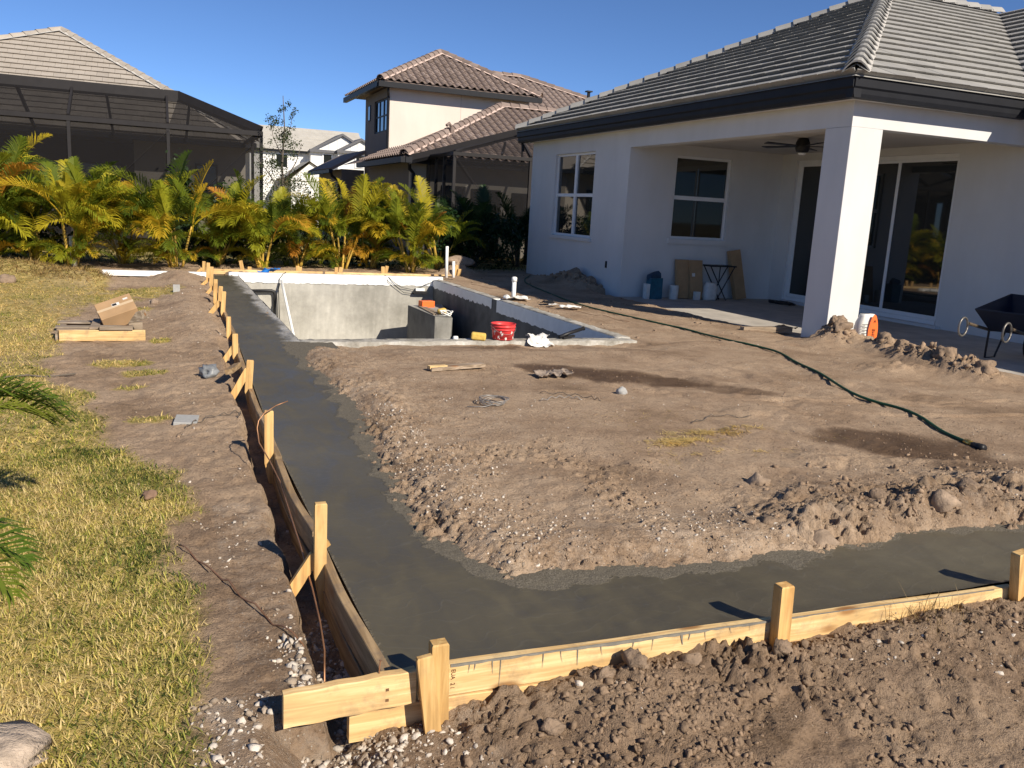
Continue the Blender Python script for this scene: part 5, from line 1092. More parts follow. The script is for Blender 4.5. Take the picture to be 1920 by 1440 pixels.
def leafy(name, label, cat, base, boxes, n, size, mat, seed, trunk=None, group=None):
    """shrub or small tree: leaf-sized faces through the crown's volume, in clumps"""
    r = np.random.RandomState(seed); T = thing(name, label, cat, base, group); V = []
    for (c, rad3, k) in boxes:
        m = int(n*k); nc = max(3, m//28); cc = r.normal(size=(nc, 3)); cc /= np.linalg.norm(cc, axis=1)[:,None]; cc = np.array(c)+cc*np.array(rad3)*r.uniform(.35, 1, (nc, 1))
        w_ = r.randint(0, nc, m); p = cc[w_]+r.normal(size=(m, 3))*np.array(rad3)*.16; V.append(p)
    P = np.concatenate(V); m = len(P); d1 = r.normal(size=(m, 3)); d1 /= np.linalg.norm(d1, axis=1)[:,None]; d2 = np.cross(d1, r.normal(size=(m, 3))); d2 /= np.linalg.norm(d2, axis=1)[:,None]; s = r.uniform(.6, 1.3, (m, 1))*size
    Q = np.stack([P-d1*s, P+d2*s*.55, P+d1*s, P-d2*s*.55], 1).reshape(-1, 3)-np.array(base)
    npmesh('crown', Q, np.arange(m*4).reshape(-1, 4), mat, T)
    for i, (pts, r0, r1_) in enumerate(trunk or []):
        k = len(pts); MB().tube(pts, [r0+(r1_-r0)*j/(k-1) for j in range(k)], 7).build('trunk' if i == 0 else 'limb', BARK, T, True)
    return T
bx = 3.1; by = 24.6
leafy('oak_tree', 'slender young oak with sparse dark leaves between the houses', 'tree', (bx, by, 0),
      [((bx+.1,by,1.55),(.95,.6,.6),.55),((bx,by,1.9),(.75,.6,.55),.34),((bx-.1,by,2.7),(.6,.5,.45),.24),((bx+.2,by,3.15),(.38,.35,.35),.14),((bx-.15,by,3.45),(.30,.3,.3),.12),((bx+.12,by,3.85),(.22,.2,.26),.08),((bx-.45,by,2.4),(.4,.3,.2),.08)], 3000, .027, OAKLEAF, 51,
      [([(bx,by,-.1),(bx+.03,by,1.2),(bx-.02,by,2.4),(bx+.04,by,3.4),(bx,by,4.2)], .05, .008),([(bx,by,1.6),(bx-.4,by,2.2),(bx-.7,by,2.55)], .02, .006),([(bx,by,1.9),(bx+.35,by,2.5),(bx+.5,by,3.0)], .02, .005),([(bx,by,2.6),(bx-.25,by,3.1),(bx-.35,by,3.6)], .014, .004),([(bx,by,2.9),(bx+.2,by,3.4),(bx+.28,by,3.9)], .012, .004)])
leafy('hedge', 'dark clipped hedge against the left screen cage', 'hedge', (.9, 24.4, 0), [((.55,24.4,1.2),(.45,.3,1.05),.5),((1.6,24.4,1.0),(.6,.3,.8),.5)], 3200, .07, IVY, 52)
leafy('shrub', 'dark shrub in the shade right of the oak', 'shrub', (2.6, 23.2, 0), [((2.6,23.2,.7),(.9,.5,.6),1)], 1500, .07, IVY, 53)
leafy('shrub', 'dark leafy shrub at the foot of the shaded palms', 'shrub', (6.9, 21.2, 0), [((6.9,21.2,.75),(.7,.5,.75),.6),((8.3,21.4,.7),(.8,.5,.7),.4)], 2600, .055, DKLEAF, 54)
leafy('shrub', 'dense green shrub behind the palms before the distant white house', 'shrub', (4.3, 23.6, 0), [((4.0,23.6,.85),(.9,.5,.8),.6),((5.3,23.8,.6),(.8,.5,.6),.4)], 3200, .05, IVY, 57)
leafy('shrub', 'low dark shrub behind the leftmost palms', 'shrub', (-3.6, 21.2, 0), [((-3.6,21.2,.5),(2.2,.5,.5),1)], 2200, .07, IVY, 55)
leafy('shrub', 'low dark planting behind the middle palms', 'shrub', (2.6, 21.6, 0), [((1.2,21.6,.35),(1.2,.4,.4),.5),((4.3,21.9,.3),(1.6,.4,.35),.5)], 2600, .06, IVY, 56)
# ------------------------------------------------------------------ small things
gz = ground_z
def noisy(mb, amp, seed, sc=9.):
    """push vertices about with smooth noise so that soft things look crumpled"""
    v = np.array([tuple(p) for p in mb.v], float)
    for k in range(3): v[:,k] += (fbm(v[:,0]*sc+v[:,2]*sc*.7+k*7, v[:,1]*sc-v[:,2]*sc*.5, seed+k, 3)-.5)*amp
    mb.v = [tuple(p) for p in v]; return mb
def blob(c, r3, seed, amp, mat, name, sc=9., smooth=False):
    mb = MB(); mb.add([(c[0]+p[0]*r3[0], c[1]+p[1]*r3[1], c[2]+p[2]*r3[2]) for p in ICO2], [tuple(f) for f in ICO2F]); noisy(mb, amp, seed, sc); return mb
def ico3():
    v = [Vector(p) for p in ICO2]; f = []; c = {}
    def mid(a, b):
        k = (min(a, b), max(a, b))
        if k not in c: v.append(((v[a]+v[b])/2).normalized()); c[k] = len(v)-1
        return c[k]
    for a, b, d in ICO2F:
        x, y, z = mid(a, b), mid(b, d), mid(d, a); f += [(a,x,z),(b,y,x),(d,z,y),(x,y,z)]
    return np.array([tuple(p) for p in v]), [tuple(q) for q in f]
ICO3, ICO3F = ico3()
def rock(x, y, r3, seed, label, mat, cat='rock', name='rock', amp=.5, sink=.35, group=None):
    """lumpy stone: several octaves of radial noise, flattened facets"""
    z = gz(x, y)+r3[2]*(1-2*sink); p = ICO3.copy(); off = seed*3.7
    d = 1+amp*(1.1*(vnoise3(p*1.3+off, seed)-.5)+.7*(vnoise3(p*2.9+off, seed+1)-.5)+.6*(vnoise3(p*6.5+off, seed+2)-.5)+.4*(vnoise3(p*13+off, seed+3)-.5))
    p = p*d[:,None]; n = np.random.RandomState(seed)
    for k in range(5):
        a = n.normal(size=3); a /= np.linalg.norm(a); h = p@a; lim = n.uniform(.62, .9); ex = np.clip(h-lim, 0, None); p = p-a*(ex*.8)[:,None]
    mb = MB(); mb.add([(x+q[0]*r3[0], y+q[1]*r3[1], z+q[2]*r3[2]) for q in p], ICO3F)
    o = mb.build(name, mat, smooth=True); tag(o, label, cat, group); return recentre(o, (x, y, z-r3[2]))
def sheet(c, a, b, n, amp, seed, mat, name, label, cat, sc=20.):
    """crumpled sheet spanned by vectors a and b"""
    c = Vector(c); a = Vector(a); b = Vector(b); mb = MB(); vs = [c+a*(i/n-.5)+b*(j/n-.5) for j in range(n+1) for i in range(n+1)]
    mb.add(vs, [(j*(n+1)+i, j*(n+1)+i+1, (j+1)*(n+1)+i+1, (j+1)*(n+1)+i) for j in range(n) for i in range(n)]); noisy(mb, amp, seed, sc)
    mb.v = [(p[0], p[1], max(p[2], gz(p[0], p[1])+.004)) for p in mb.v] if c.z < .2 else mb.v
    o = mb.build(name, mat, smooth=True); m = o.modifiers.new('thickness', 'SOLIDIFY'); m.thickness = .003; tag(o, label, cat); return recentre(o, c)

# red bucket
bkx, bky, bkz = 3.74, 9.43, .012
B = thing('bucket', 'red plastic bucket with dried splashes on the near pool edge', 'bucket', (bkx, bky, bkz))
MB().lathe((bkx,bky,bkz), [(r_*1.0, z_*.74) for r_, z_ in [(0,0),(.118,0),(.122,.01),(.133,.15),(.142,.152),(.142,.172),(.136,.174),(.138,.195),(.147,.197),(.147,.222),(.142,.224),(.145,.245),(.151,.247),(.151,.256),(.143,.256),(.139,.2),(.125,.02),(0,.015)]], 32).build('body', RED, B, True)
SPL = simple('plaster_splash', (.72,.64,.60), .85, .1, 30); mb = MB(); r_ = random.Random(4)
for k in range(26):
    a = rad(r_.uniform(195, 345)); z = bkz+r_.uniform(.01, .105); rr = .1235+(z-bkz)*.10; s_ = r_.uniform(.003, .014); n = Vector((math.cos(a), math.sin(a), 0)); t = Vector((-n.y, n.x, 0)); c = Vector((bkx, bky, z))+n*(rr+.0015)
    mb.add([c+t*math.cos(q)*s_*r_.uniform(.6,1)+Vector((0,0,1))*math.sin(q)*s_*r_.uniform(.8,2) for q in [i*math.pi/3 for i in range(6)]], [tuple(range(6))])
mb.build('splash_marks', SPL, B, kind='stuff')
MB().tube([(bkx+.147*math.cos(t), bky-.147*abs(math.sin(t))*1.02-.006, bkz+.165-.09*math.sin(t)) for t in [i*math.pi/14 for i in range(15)]], .0022, 6).build('handle', STEELW, B)
mb = MB(); mb.box(-.088, .088, -.05, .05, 0, .085); o = mb.build('sponge', YELLOW); o.location = (3.42, 9.40, .008); o.rotation_euler = (0, .06, -.35); m = o.modifiers.new('bevel', 'BEVEL'); m.width = .022; m.segments = 3; tag(o, 'yellow grout sponge lying left of the red bucket', 'sponge')
# rag: hangs over the coping edge
mb = MB(); n = 22; vs = []
for j in range(n+1):
    for i in range(n+1):
        u = i/n-.5; v_ = j/n; y = 9.50-.30*v_; z = .045-.10*max(0, v_-.45)*1.9; vs.append((4.18+u*(.30-.10*v_)+.03*math.sin(v_*7), y, z))
mb.add(vs, [(j*(n+1)+i, j*(n+1)+i+1, (j+1)*(n+1)+i+1, (j+1)*(n+1)+i) for j in range(n) for i in range(n)]); noisy(mb, .13, 61, 14)
mb.v = [(p[0], p[1], max(p[2], (.012 if p[1] > 9.31 else gz(p[0], p[1]))+.004)) for p in mb.v]
o = mb.build('rag', CLOTH, smooth=True); tag(o, 'crumpled white rag hanging over the near pool edge', 'rag'); recentre(o, (4.18, 9.4, .02))
o = MB().tube([(4.48,9.42,.035),(4.66,9.50,.075),(4.86,9.55,.12)], .022, 10).tube([(4.86,9.55,.12),(4.875,9.553,.124)], .026, 10).build('black_pipe', BLACKP, smooth=True); tag(o, 'short black pipe leaning on the near pool edge', 'pipe'); recentre(o, (4.5,9.42,.01))
o = MB().obox((4.62,9.46,.03), (Vector((.96,.25,.1)), Vector((-.25,.96,0)), Vector((-.1,0,1))), .09, .02, .012).build('trowel_handle', BLACKP); tag(o, 'dark tool handle beside the black pipe', 'tool'); recentre(o, (4.62,9.46,.015))
for x, y, z, r_, lb_ in ((3.17,9.49,.005,.032,'white pipe cap on the near pool edge'),):
    o = MB().lathe((x,y,z), [(0,.035),(r_*.8,.033),(r_,.02),(r_,0)], 18).build('pipe_cap', PVC, smooth=True); tag(o, lb_, 'cap'); recentre(o, (x,y,z))
# clutter on the bench block in the pool
o = MB().box(-.14,.14,-.09,.09,0,.13).build('orange_case', ORANGE, bevel=.012); o.location = (4.86,16.45,-.45); o.rotation_euler = (0,0,.2); tag(o, 'orange case on the bench inside the pool', 'case')
mb = blob((4.83,15.30,-.39), (.10,.09,.07), 71, .05, YELLOW, 'y'); o = mb.build('yellow_tool', YELLOW, smooth=True); tag(o, 'yellow power tool on the bench inside the pool', 'tool'); recentre(o, (4.83,15.30,-.45))
pts = []
for k in range(60): t = k/59; pts.append((4.80+.10*math.cos(t*13)+.05*t, 15.05+.10*math.sin(t*13), -.43+.08*abs(math.sin(t*8))))
o = MB().tube(pts, .010, 6).build('white_cable', PVC, smooth=True); tag(o, 'white cable looped on the bench inside the pool', 'cable'); recentre(o, (4.83,15.05,-.45))
for k, (x0, y0, x1, y1) in enumerate(((4.66,15.2,4.72,16.4),(4.76,15.4,4.79,16.5))):
    o = MB().obox(((x0+x1)/2,(y0+y1)/2,-.435+.002*k), (Vector((x1-x0,y1-y0,0)).normalized(), Vector((-(y1-y0),x1-x0,0)).normalized(), Vector((0,0,1))), .62, .035, .012).build('plank', OLDW); tag(o, ('left','right')[k]+' of two planks lying on the bench inside the pool', 'plank'); recentre(o, ((x0+x1)/2,(y0+y1)/2,-.45))
# pipes and cords in the pool
o = MB().tube([(2.185,17.50,-.08),(2.20,17.0,-.40),(2.235,15.9,-1.09),(2.265,14.95,-1.70)], .027, 10).build('pvc_pipe', PVC, smooth=True); tag(o, 'long white pipe leaning inside the pool', 'pipe'); recentre(o, (2.265,14.95,-1.7))
o = MB().tube([(1.36,17.53,-.30),(2.00,17.53,-.283),(2.045,17.53,-.30),(2.06,17.53,-.36),(2.075,17.53,-1.72)], .032, 8).build('black_conduit', BLACKP, smooth=True); tag(o, 'black conduit bent down the far pool wall', 'conduit'); recentre(o, (2.075,17.53,-1.72))
o = MB().tube([(2.30,17.75,.07),(2.22,17.58,.04),(2.15,17.55,-.05),(2.13,17.54,-.25),(2.16,17.54,-1.2),(2.18,17.5,-1.72)], .008, 5).build('extension_cord', BLACKP, smooth=True); tag(o, 'thin black cord hanging down the far pool wall', 'cord'); recentre(o, (2.18,17.5,-1.72))
o = MB().tube([(4.30,17.7,.06),(4.36,17.58,.03),(4.44,17.56,-.05),(4.62,17.55,-.17),(4.9,17.55,-.22),(5.15,17.55,-.10),(5.45,17.5,.03),(5.7,17.4,.03)], .006, 5).tube([(4.30,17.66,.06),(4.34,17.56,-.05),(4.50,17.55,-.15),(4.68,17.55,-.28),(4.9,17.54,-.30)], .006, 5).build('light_cord', BLACKP, smooth=True); tag(o, 'black cord drooping from the far right pool corner', 'cord'); recentre(o, (4.9,17.55,-.3))
sheet((2.02,18.15,.07), (.42,.02,.04), (0,.3,0), 14, .14, 81, BLUE, 'blue_sheet', 'crumpled bright blue plastic beyond the far pool edge', 'plastic', 9)
o = MB().box(-1.0,.78,17.16,17.30,-.02,.075).build('white_beam', WHITEBAND, bevel=.006); tag(o, 'long white beam lying left of the far pool corner', 'beam'); recentre(o, (-.1,17.2,0))
# standpipes
for x, y, h, lb_ in ((5.84,18.3,.68,'tall white standpipe at the far right pool corner'),(6.01,18.32,.355,'short white standpipe beside the tall one')):
    o = MB().tube([(x,y,-.1),(x-.01,y,h)], .034, 12).build('standpipe', PVC, smooth=True); tag(o, lb_, 'pipe', 'white standpipes'); recentre(o, (x,y,0))
o = MB().tube([(5.735,14.05,-.1),(5.735,14.05,.34)], .038, 14).lathe((5.735,14.05,.30), [(.038,0),(.047,0),(.047,.07),(.03,.085),(0,.088)], 14).build('standpipe', PVC, smooth=True); tag(o, 'capped white standpipe beside the spillway notch', 'pipe', 'white standpipes'); recentre(o, (5.735,14.05,0))
sheet((5.72,13.85,.045), (.42,-.05,.0), (.02,.30,0), 16, .10, 82, CLOTH, 'white_wrapper', 'white plastic wrapper round the capped standpipe', 'plastic', 10)
sheet((6.15,12.6,.05), (.32,-.12,0), (.06,.16,0), 12, .08, 83, CLOTH, 'white_wrapper', 'white plastic scrap on the dirt right of the pool', 'plastic', 14)
sheet((6.05,13.25,.04), (.25,.1,0), (0,.18,0), 10, .09, 84, BLACKP, 'dark_scrap', 'dark plastic scrap on the dirt right of the pool', 'plastic', 14)
sheet((6.0,12.9,.04), (.16,.05,0), (0,.12,0), 8, .07, 85, PAPER, 'paper_scrap', 'small crumpled paper between the plastic scraps', 'paper', 18)
# plank, coil, scraps on the bare dirt
o = MB().box(-.285,.285,-.045,.045,0,.034).build('plank', OLDW, bevel=.003); o.location = (2.51, 7.44, gz(2.51,7.44)+.012); o.rotation_euler = (.03,-.02,.19); tag(o, 'short weathered plank lying on the bare dirt', 'plank')
o = MB().obox((2.31,7.40,gz(2.31,7.40)+.04), (Vector((.98,.19,0)), Vector((-.19,.98,0)), Vector((0,0,1))), .09, .03, .012).build('lath_end', WOODX); tag(o, 'small bright offcut on the end of the weathered plank', 'wood offcut'); recentre(o, (2.31,7.4,gz(2.31,7.4)))
pts = []
for k in range(130):
    t = k/129; a = t*2*math.pi*4.3; R_ = .10+.018*math.sin(t*23); x = 2.345+R_*math.cos(a); y = 6.02+R_*.95*math.sin(a); pts.append((x, y, gz(2.345,6.02)+.012+.05*abs(math.sin(a*.5+t*2))*.8))
pts += [(2.30,5.93,gz(2.3,5.93)+.015),(2.22,5.9,gz(2.22,5.9)+.01),(2.1,5.95,gz(2.1,5.95)+.01)]
o = MB().tube(pts, .0036, 5).build('wire_coil', STEELW, smooth=True); tag(o, 'tangled coil of thin grey wire on the dirt', 'wire'); recentre(o, (2.345,6.02,gz(2.345,6.02)))
for k, (P_, lb_, mt) in enumerate((([(2.75,6.05),(2.9,6.12),(3.02,6.1),(3.1,6.02)],'bent grey wire right of the coil',STEELW),([(2.85,6.3),(3.05,6.2),(3.2,6.05),(3.25,5.98)],'dark root lying right of the wire coil',BARK),([(.12,5.9),(.2,6.05),(.38,6.2),(.5,6.3),(.47,6.1)],'thin dark root beside the grey paver',BARK),([(.04,3.9),(.18,3.55),(.3,3.2),(.46,2.8)],'long rusty wire running to the gravel corner',COPPER),([(-2.4,7.9),(-1.4,7.9),(-.7,8.0)],'thin dark cable across the lawn',BARK),([(5.7,13.0),(6.2,12.0),(6.35,11.0)],'thin rusty wire right of the pool',COPPER),([(5.8,16.5),(6.3,15.6),(6.1,14.9),(6.6,14.3)],'reddish cord on the dirt right of the pool',COPPER),([(3.6,5.2),(3.9,5.35),(4.2,5.3)],'short dry root on the smooth dirt',BARK))):
    q = []
    for i in range(len(P_)-1):
        for s_ in range(6): t = s_/6; q.append((P_[i][0]*(1-t)+P_[i+1][0]*t, P_[i][1]*(1-t)+P_[i+1][1]*t))
    q.append(P_[-1]); o = MB().tube([(x, y, gz(x, y)+.012+.012*math.sin(i*1.7)) for i, (x, y) in enumerate(q)], .0035 if k != 4 else .008, 5).build('loose_wire' if mt is not BARK else 'root', mt, smooth=True); tag(o, lb_, 'wire' if mt is not BARK else 'root'); recentre(o, (*P_[0], gz(*P_[0])))
sheet((3.30,7.02,gz(3.3,7.02)+.03), (.36,.03,0), (.03,.20,0), 26, .07, 86, simple('muddy_plastic', (.25,.20,.16), .45, .4, 30), 'plastic_bag', 'muddy clear plastic bag on the damp patch', 'plastic', 22)
rock(3.56,6.21,(.045,.04,.05),91,'small grey stone casting a shadow right of the coil',BRICKG)
ROCKM = simple('pale_rock', (.29,.215,.155), .95, .3, 12, .8, bscale=22, bdist=.02); CLODM = simple('big_clod', (.25,.18,.125), .95, .3, 14, 1, bscale=30, bdist=.02); LIME = simple('limestone', (.50,.40,.31), .95, .5, 9, 1, bscale=14, bdist=.03)
for i, (x, y, s_, lb_) in enumerate(((3.16,3.86,.075,'pinkish boulder standing alone on the dirt right of centre'),(3.87,3.22,.085,'large rounded boulder beside the right end of the footing'),(2.94,3.08,.085,'rock poking out of the bank above the footing'),(3.62,3.42,.07,'dark clod left of the large boulder'),(4.15,3.28,.075,'clod right of the large boulder'),(2.75,3.25,.05,'small clod behind the poking rock'))):
    rock(x, y, (s_, s_*.8, s_*.7), 100+i, lb_, (ROCKM if i < 3 else CLODM), 'rock' if i < 3 else 'clod', 'rock' if i < 3 else 'clod', .6, .55)
for i, (x, y, s_, lb_) in enumerate(((1.50,2.36,.050,'big soil clod against the front board left of the middle stake'),(1.72,2.37,.042,'grey lump of clay against the front board'),(1.37,2.35,.042,'rounded clod at the left of the front board heap'),(2.10,2.33,.038,'clod hugging the foot of the middle front stake'),(1.12,2.2,.034,'clod on the slope below the front board heap'))):
    rock(x, y, (s_, s_*.8, s_*.9), 120+i, lb_, CLODM, 'clod', 'clod', .85, .42, 'big clods on the front bank')
for i, (x, y, s_, lb_) in enumerate(((8.4,9.05,.13,'big clod heaped against the foot of the column'),(8.15,8.7,.12,'clod in front of the column heap'),(8.2,7.7,.14,'overhanging clod on the bank before the patio'),(8.05,6.95,.15,'dark hollowed clod on the bank near the wheelbarrow'),(7.9,6.3,.13,'clod at the right end of the bank'),(8.35,8.15,.11,'clod halfway along the bank before the patio'))):
    rock(x, y, (s_, s_*.8, s_*.75), 140+i, lb_, CLODM, 'clod', 'clod', .9, .45, 'big clods on the patio bank')
for i, (x, y, s_, lb_) in enumerate(((8.38,17.0,.20,'largest boulder of soil piled on the shaded wall'),(8.3,17.7,.15,'left lump of the soil pile on the shaded wall'),(8.35,16.3,.13,'right lump of the soil pile on the shaded wall'))):
    rock(x, y, (s_*.8, s_, s_*.75), 150+i, lb_, CLODM, 'clod', 'clod', .9, .5, 'soil piled on the shaded wall')
rock(6.5,19.3,(.40,.15,.13),155,'wedge of stone at the edge of the house shadow',ROCKM,amp=.35,sink=.3)
rock(-.62,2.37,(.29,.19,.075),160,'large pale limestone slab in the bottom left corner',LIME,amp=.7,sink=.3)
rock(-.085,4.58,(.035,.06,.02),161,'brown dead leaf curled on the lawn',simple('dead_leaf', (.24,.15,.10), .9, .3, 20),'leaf','dead_leaf',.5,.1)
rock(-.62,13.0,(.16,.13,.05),162,'flat grey stone in the grass behind the pallet',ROCKM,amp=.4)
rock(-.1,13.0,(.06,.05,.05),163,'small grey stone on the dirt left of the stakes',ROCKM)
rock(-2.35,15.9,(.14,.1,.09),164,'reddish lump of soil at the foot of the dead turf',CLODM)
rock(.36,7.72,(.07,.10,.06),165,'crumpled grey plastic beside the left stakes',simple('grey_plastic', (.20,.21,.22), .4, .35, 30),'plastic','plastic_scrap',.9,.2)
o = MB().box(-.075,.075,-.10,.10,0,.028).build('paver', BRICKG, bevel=.004); o.location = (.13,6.10,gz(.13,6.1)-.003); o.rotation_euler = (.03,.04,-.12); tag(o, 'grey concrete paver lying flat on the left dirt', 'paver')
o = MB().box(-.05,.05,-.012,.012,0,.13).build('slate_scrap', BRICKG, bevel=.003); o.location = (.20,14.2,gz(.2,14.2)-.02); tag(o, 'grey board scrap standing in the dirt by the far stakes', 'scrap')
# hose
hp = [(7.9,18.4),(7.35,17.37),(6.9,15.0),(6.63,12.96),(6.75,11.0),(6.82,10.18),(6.70,8.91),(6.71,8.19),(6.40,7.44),(6.13,6.71),(5.76,5.88),(5.73,5.35),(5.64,4.99),(5.44,4.60),(5.36,4.34)]
q = []
for i in range(len(hp)-1):
    a = Vector(hp[max(i-1,0)]); b_ = Vector(hp[i]); c = Vector(hp[i+1]); d = Vector(hp[min(i+2,len(hp)-1)])
    for s_ in range(10):
        t = s_/10; q.append(.5*((2*b_)+(c-a)*t+(2*a-5*b_+4*c-d)*t*t+(3*b_-a-3*c+d)*t**3))
q.append(Vector(hp[-1])); zz = [gz(p.x, p.y) for p in q]; zz = [max(zz[max(0,i-2):i+3])+.010 for i in range(len(zz))]; zz = [sum(zz[max(0,i-4):i+5])/len(zz[max(0,i-4):i+5]) for i in range(len(zz))]
Hs = thing('garden_hose', 'green garden hose snaking from the house across the dirt', 'hose', (5.36,4.34,zz[-1]))
MB().tube([(p.x, p.y, z) for p, z in zip(q, zz)], 0.0125, 8).build('tube', HOSE, Hs, True)
MB().tube([(5.36,4.34,zz[-1]),(5.345,4.28,zz[-1])], .024, 10).tube([(5.345,4.28,zz[-1]),(5.34,4.26,zz[-1])], .02, 10).build('brass_fitting', simple('brass', (.62,.42,.12), .3, .1, metal=.9), Hs, True)
MB().tube([(5.34,4.26,zz[-1]),(5.31,4.15,zz[-1]+.005)], [.022,.03], 10).build('nozzle', BLACKP, Hs, True)
# copper wire by the second stake
wp = [(.668,5.05,.34),(.60,5.05,.315),(.532,5.05,.271),(.498,5.02,.235),(.488,5.0,.195),(.494,4.95,.122),(.534,4.8,.06),(.571,4.58,-.01),(.560,4.07,-.03),(.552,3.72,-.035),(.542,3.33,-.06),(.534,3.10,-.09),(.522,2.93,-.12),(.50,2.80,-.17)]
o = MB().tube(wp, .0035, 6).build('copper_wire', COPPER, smooth=True); tag(o, 'long copper wire curling over the second left stake and along the trench', 'wire'); recentre(o, (.5,2.8,-.17))
# broken pallet with a cardboard box
PL = thing('pallet', 'broken wooden pallet on the lawn edge', 'pallet', (-.6,10.2,gz(-.6,10.2))); pz = gz(-.6,9.9)
for i, (x0, x1, y0, y1, z0, z1, mt) in enumerate(((-1.0,-.18,9.86,9.90,.0,.115,WOODX),(-1.06,-.22,10.62,10.66,.0,.10,OLDW),(-1.02,-.66,9.901,9.99,.10,.118,OLDW),(-1.06,-.68,10.1,10.22,.10,.118,OLDW),(-1.07,-.70,10.45,10.60,.10,.118,OLDW),(-.72,-.63,9.905,10.60,.119,.14,OLDW),(-.62,-.30,9.84,9.93,.119,.16,OLDW),(-1.04,-.98,9.905,10.6,.0,.098,OLDW))):
    MB().box(x0, x1, y0, y1, pz+z0, pz+z1).build('runner' if i < 2 else 'slat', mt, PL, bevel=.003)
CB = thing('cardboard_box', 'brown cardboard box tilted on the broken pallet', 'box', (-.46,10.28,pz+.16)); M_ = Matrix.Translation((-.46,10.30,pz+.25))@Euler((rad(28),rad(-20),rad(8))).to_matrix().to_4x4()
def at_box(mb, name, mat, par, bev=0):
    mb.v = [tuple(M_@Vector(p)) for p in mb.v]; return mb.build(name, mat, par, bevel=bev)
at_box(MB().box(-.19,.19,-.15,.15,-.085,.085), 'carton', CARD, CB, .004); at_box(MB().box(-.191,.191,-.02,.02,.0855,.0865), 'tape', simple('packing_tape', (.55,.42,.27), .3, .05), CB)
at_box(MB().box(-.03,.05,.005,.055,.0868,.0874), 'label_sticker', PAPER, CB); at_box(MB().box(-.025,.02,.012,.048,.0876,.088), 'label_print', BLACKP, CB); at_box(MB().box(.10,.15,.06,.09,.0868,.0874), 'label_sticker', PAPER, CB)
o = MB().obox((-.27,10.25,pz+.21), (Vector((.85,-.4,.33)), Vector((.4,.9,0)), Vector((-.3,.13,.94))), .09, .07, .05).build('wood_block', OLDW); tag(o, 'dark wood block behind the tilted cardboard box', 'wood block'); recentre(o, (-.27,10.25,pz+.13))
# items on the patio
def bag(x, y, z, w_, d, h, mat, label, seed, band=None, name='cement_bag', lean=0):
    T = thing(name, label, 'bag', (x, y, z)); mb = MB(); n, m = 14, 12; vs = []
    for j in range(m+1):
        t = j/m; k = .82+.18*math.sin(math.pi*min(1, t*1.15)); 
        if t > .85: k *= 1-(t-.85)*1.4
        for i in range(n):
            a = 2*math.pi*i/n; c = math.cos(a); s_ = math.sin(a); e = .45; vs.append((x+lean*t*h+w_/2*k*math.copysign(abs(c)**e, c), y+d/2*k*math.copysign(abs(s_)**e, s_), z+h*t))
    mb.add(vs, [(j*n+i, j*n+(i+1)%n, (j+1)*n+(i+1)%n, (j+1)*n+i) for j in range(m) for i in range(n)]+[tuple(range(n-1,-1,-1)), tuple(m*n+i for i in range(n))]); noisy(mb, .035, seed, 9); mb.build('sack', mat, T, True)
    return T
fl = -.07
t_ = bag(8.97, 9.10, fl, .30, .16, .46, PAPER, 'white and orange sack standing behind the column', 171)
mb = MB(); n = 12; vs = []
for j in range(n+1):
    t = j/n; wq = .085*(math.sin(math.pi*min(max(t*.9+.08,0),1))**.6)
    for i in range(5): vs.append((9.02+(i/4-.5)*2*wq, 9.005-.012*math.sin(math.pi*i/4), fl+.01+.45*t))
mb.add(vs, [(j*5+i, j*5+i+1, (j+1)*5+i+1, (j+1)*5+i) for j in range(n) for i in range(4)]); mb.build('orange_panel', ORANGE, t_, True)
text_mesh('print', 'LIME', .07, BLACKP, Matrix.Translation((9.02,8.989,fl+.20))@RX90@Matrix.Rotation(rad(90), 4, 'Z'), t_); text_mesh('print', 'A', .06, BLACKP, Matrix.Translation((9.02,8.989,fl+.37))@RX90, t_)
for k in range(6): MB().box(8.82,8.91,9.001,9.007,fl+.12+k*.04,fl+.128+k*.04).build('print_line', BLACKP, t_)
PB = thing('plastic_bag', 'blue plastic bag standing by the patio wall', 'bag', (9.21,15.1,fl)); mb = MB().box(9.08,9.35,15.0,15.2,fl,fl+.42); noisy(mb, .05, 172, 6); mb.build('sack', simple('teal_plastic', (.025,.11,.16), .4, .2, 12), PB); mb = blob((9.2,15.1,fl+.46), (.14,.09,.10), 173, .12, BLACKP, 'c', 12); mb.build('crumpled_top', simple('dark_blue_plastic', (.03,.06,.10), .4, .2, 12), PB)
o = MB().box(9.0,9.08,15.02,15.15,fl,fl+.30).build('white_board', PAPER); tag(o, 'white card standing left of the blue bag', 'card'); recentre(o, (9.04,15.1,fl))
o = MB().lathe((9.69,15.1,fl), [(0,0),(.095,0),(.095,.27),(.09,.28),(0,.28)], 20).build('paint_can', PAPER, smooth=False); tag(o, 'white paint can by the patio wall', 'can'); recentre(o, (9.69,15.1,fl))
o = MB().obox((9.95,15.24,fl+.40), (Vector((1,0,0)), Vector((0,.98,-.17)), Vector((0,.17,.98))), .15, .03, .40).build('flat_carton', CARD); tag(o, 'flat brown carton leaning on the patio wall, left of two', 'carton'); recentre(o, (9.95,15.2,fl))
c2 = thing('flat_carton', 'flat brown carton with a white sticker, right of two', 'carton', (10.24,15.15,fl)); MB().obox((10.24,15.17,fl+.40), (Vector((1,0,0)), Vector((0,.98,-.17)), Vector((0,.17,.98))), .15, .03, .40).build('board', CARD, c2); MB().obox((10.15,15.13,fl+.5), (Vector((1,0,0)), Vector((0,.98,-.17)), Vector((0,.17,.98))), .035, .002, .035).build('sticker', PAPER, c2)
o = MB().box(10.12,10.24,14.95,15.03,fl,fl+.17).build('small_carton', PAPER); tag(o, 'small white carton before the leaning cartons', 'carton'); recentre(o, (10.18,15,fl))
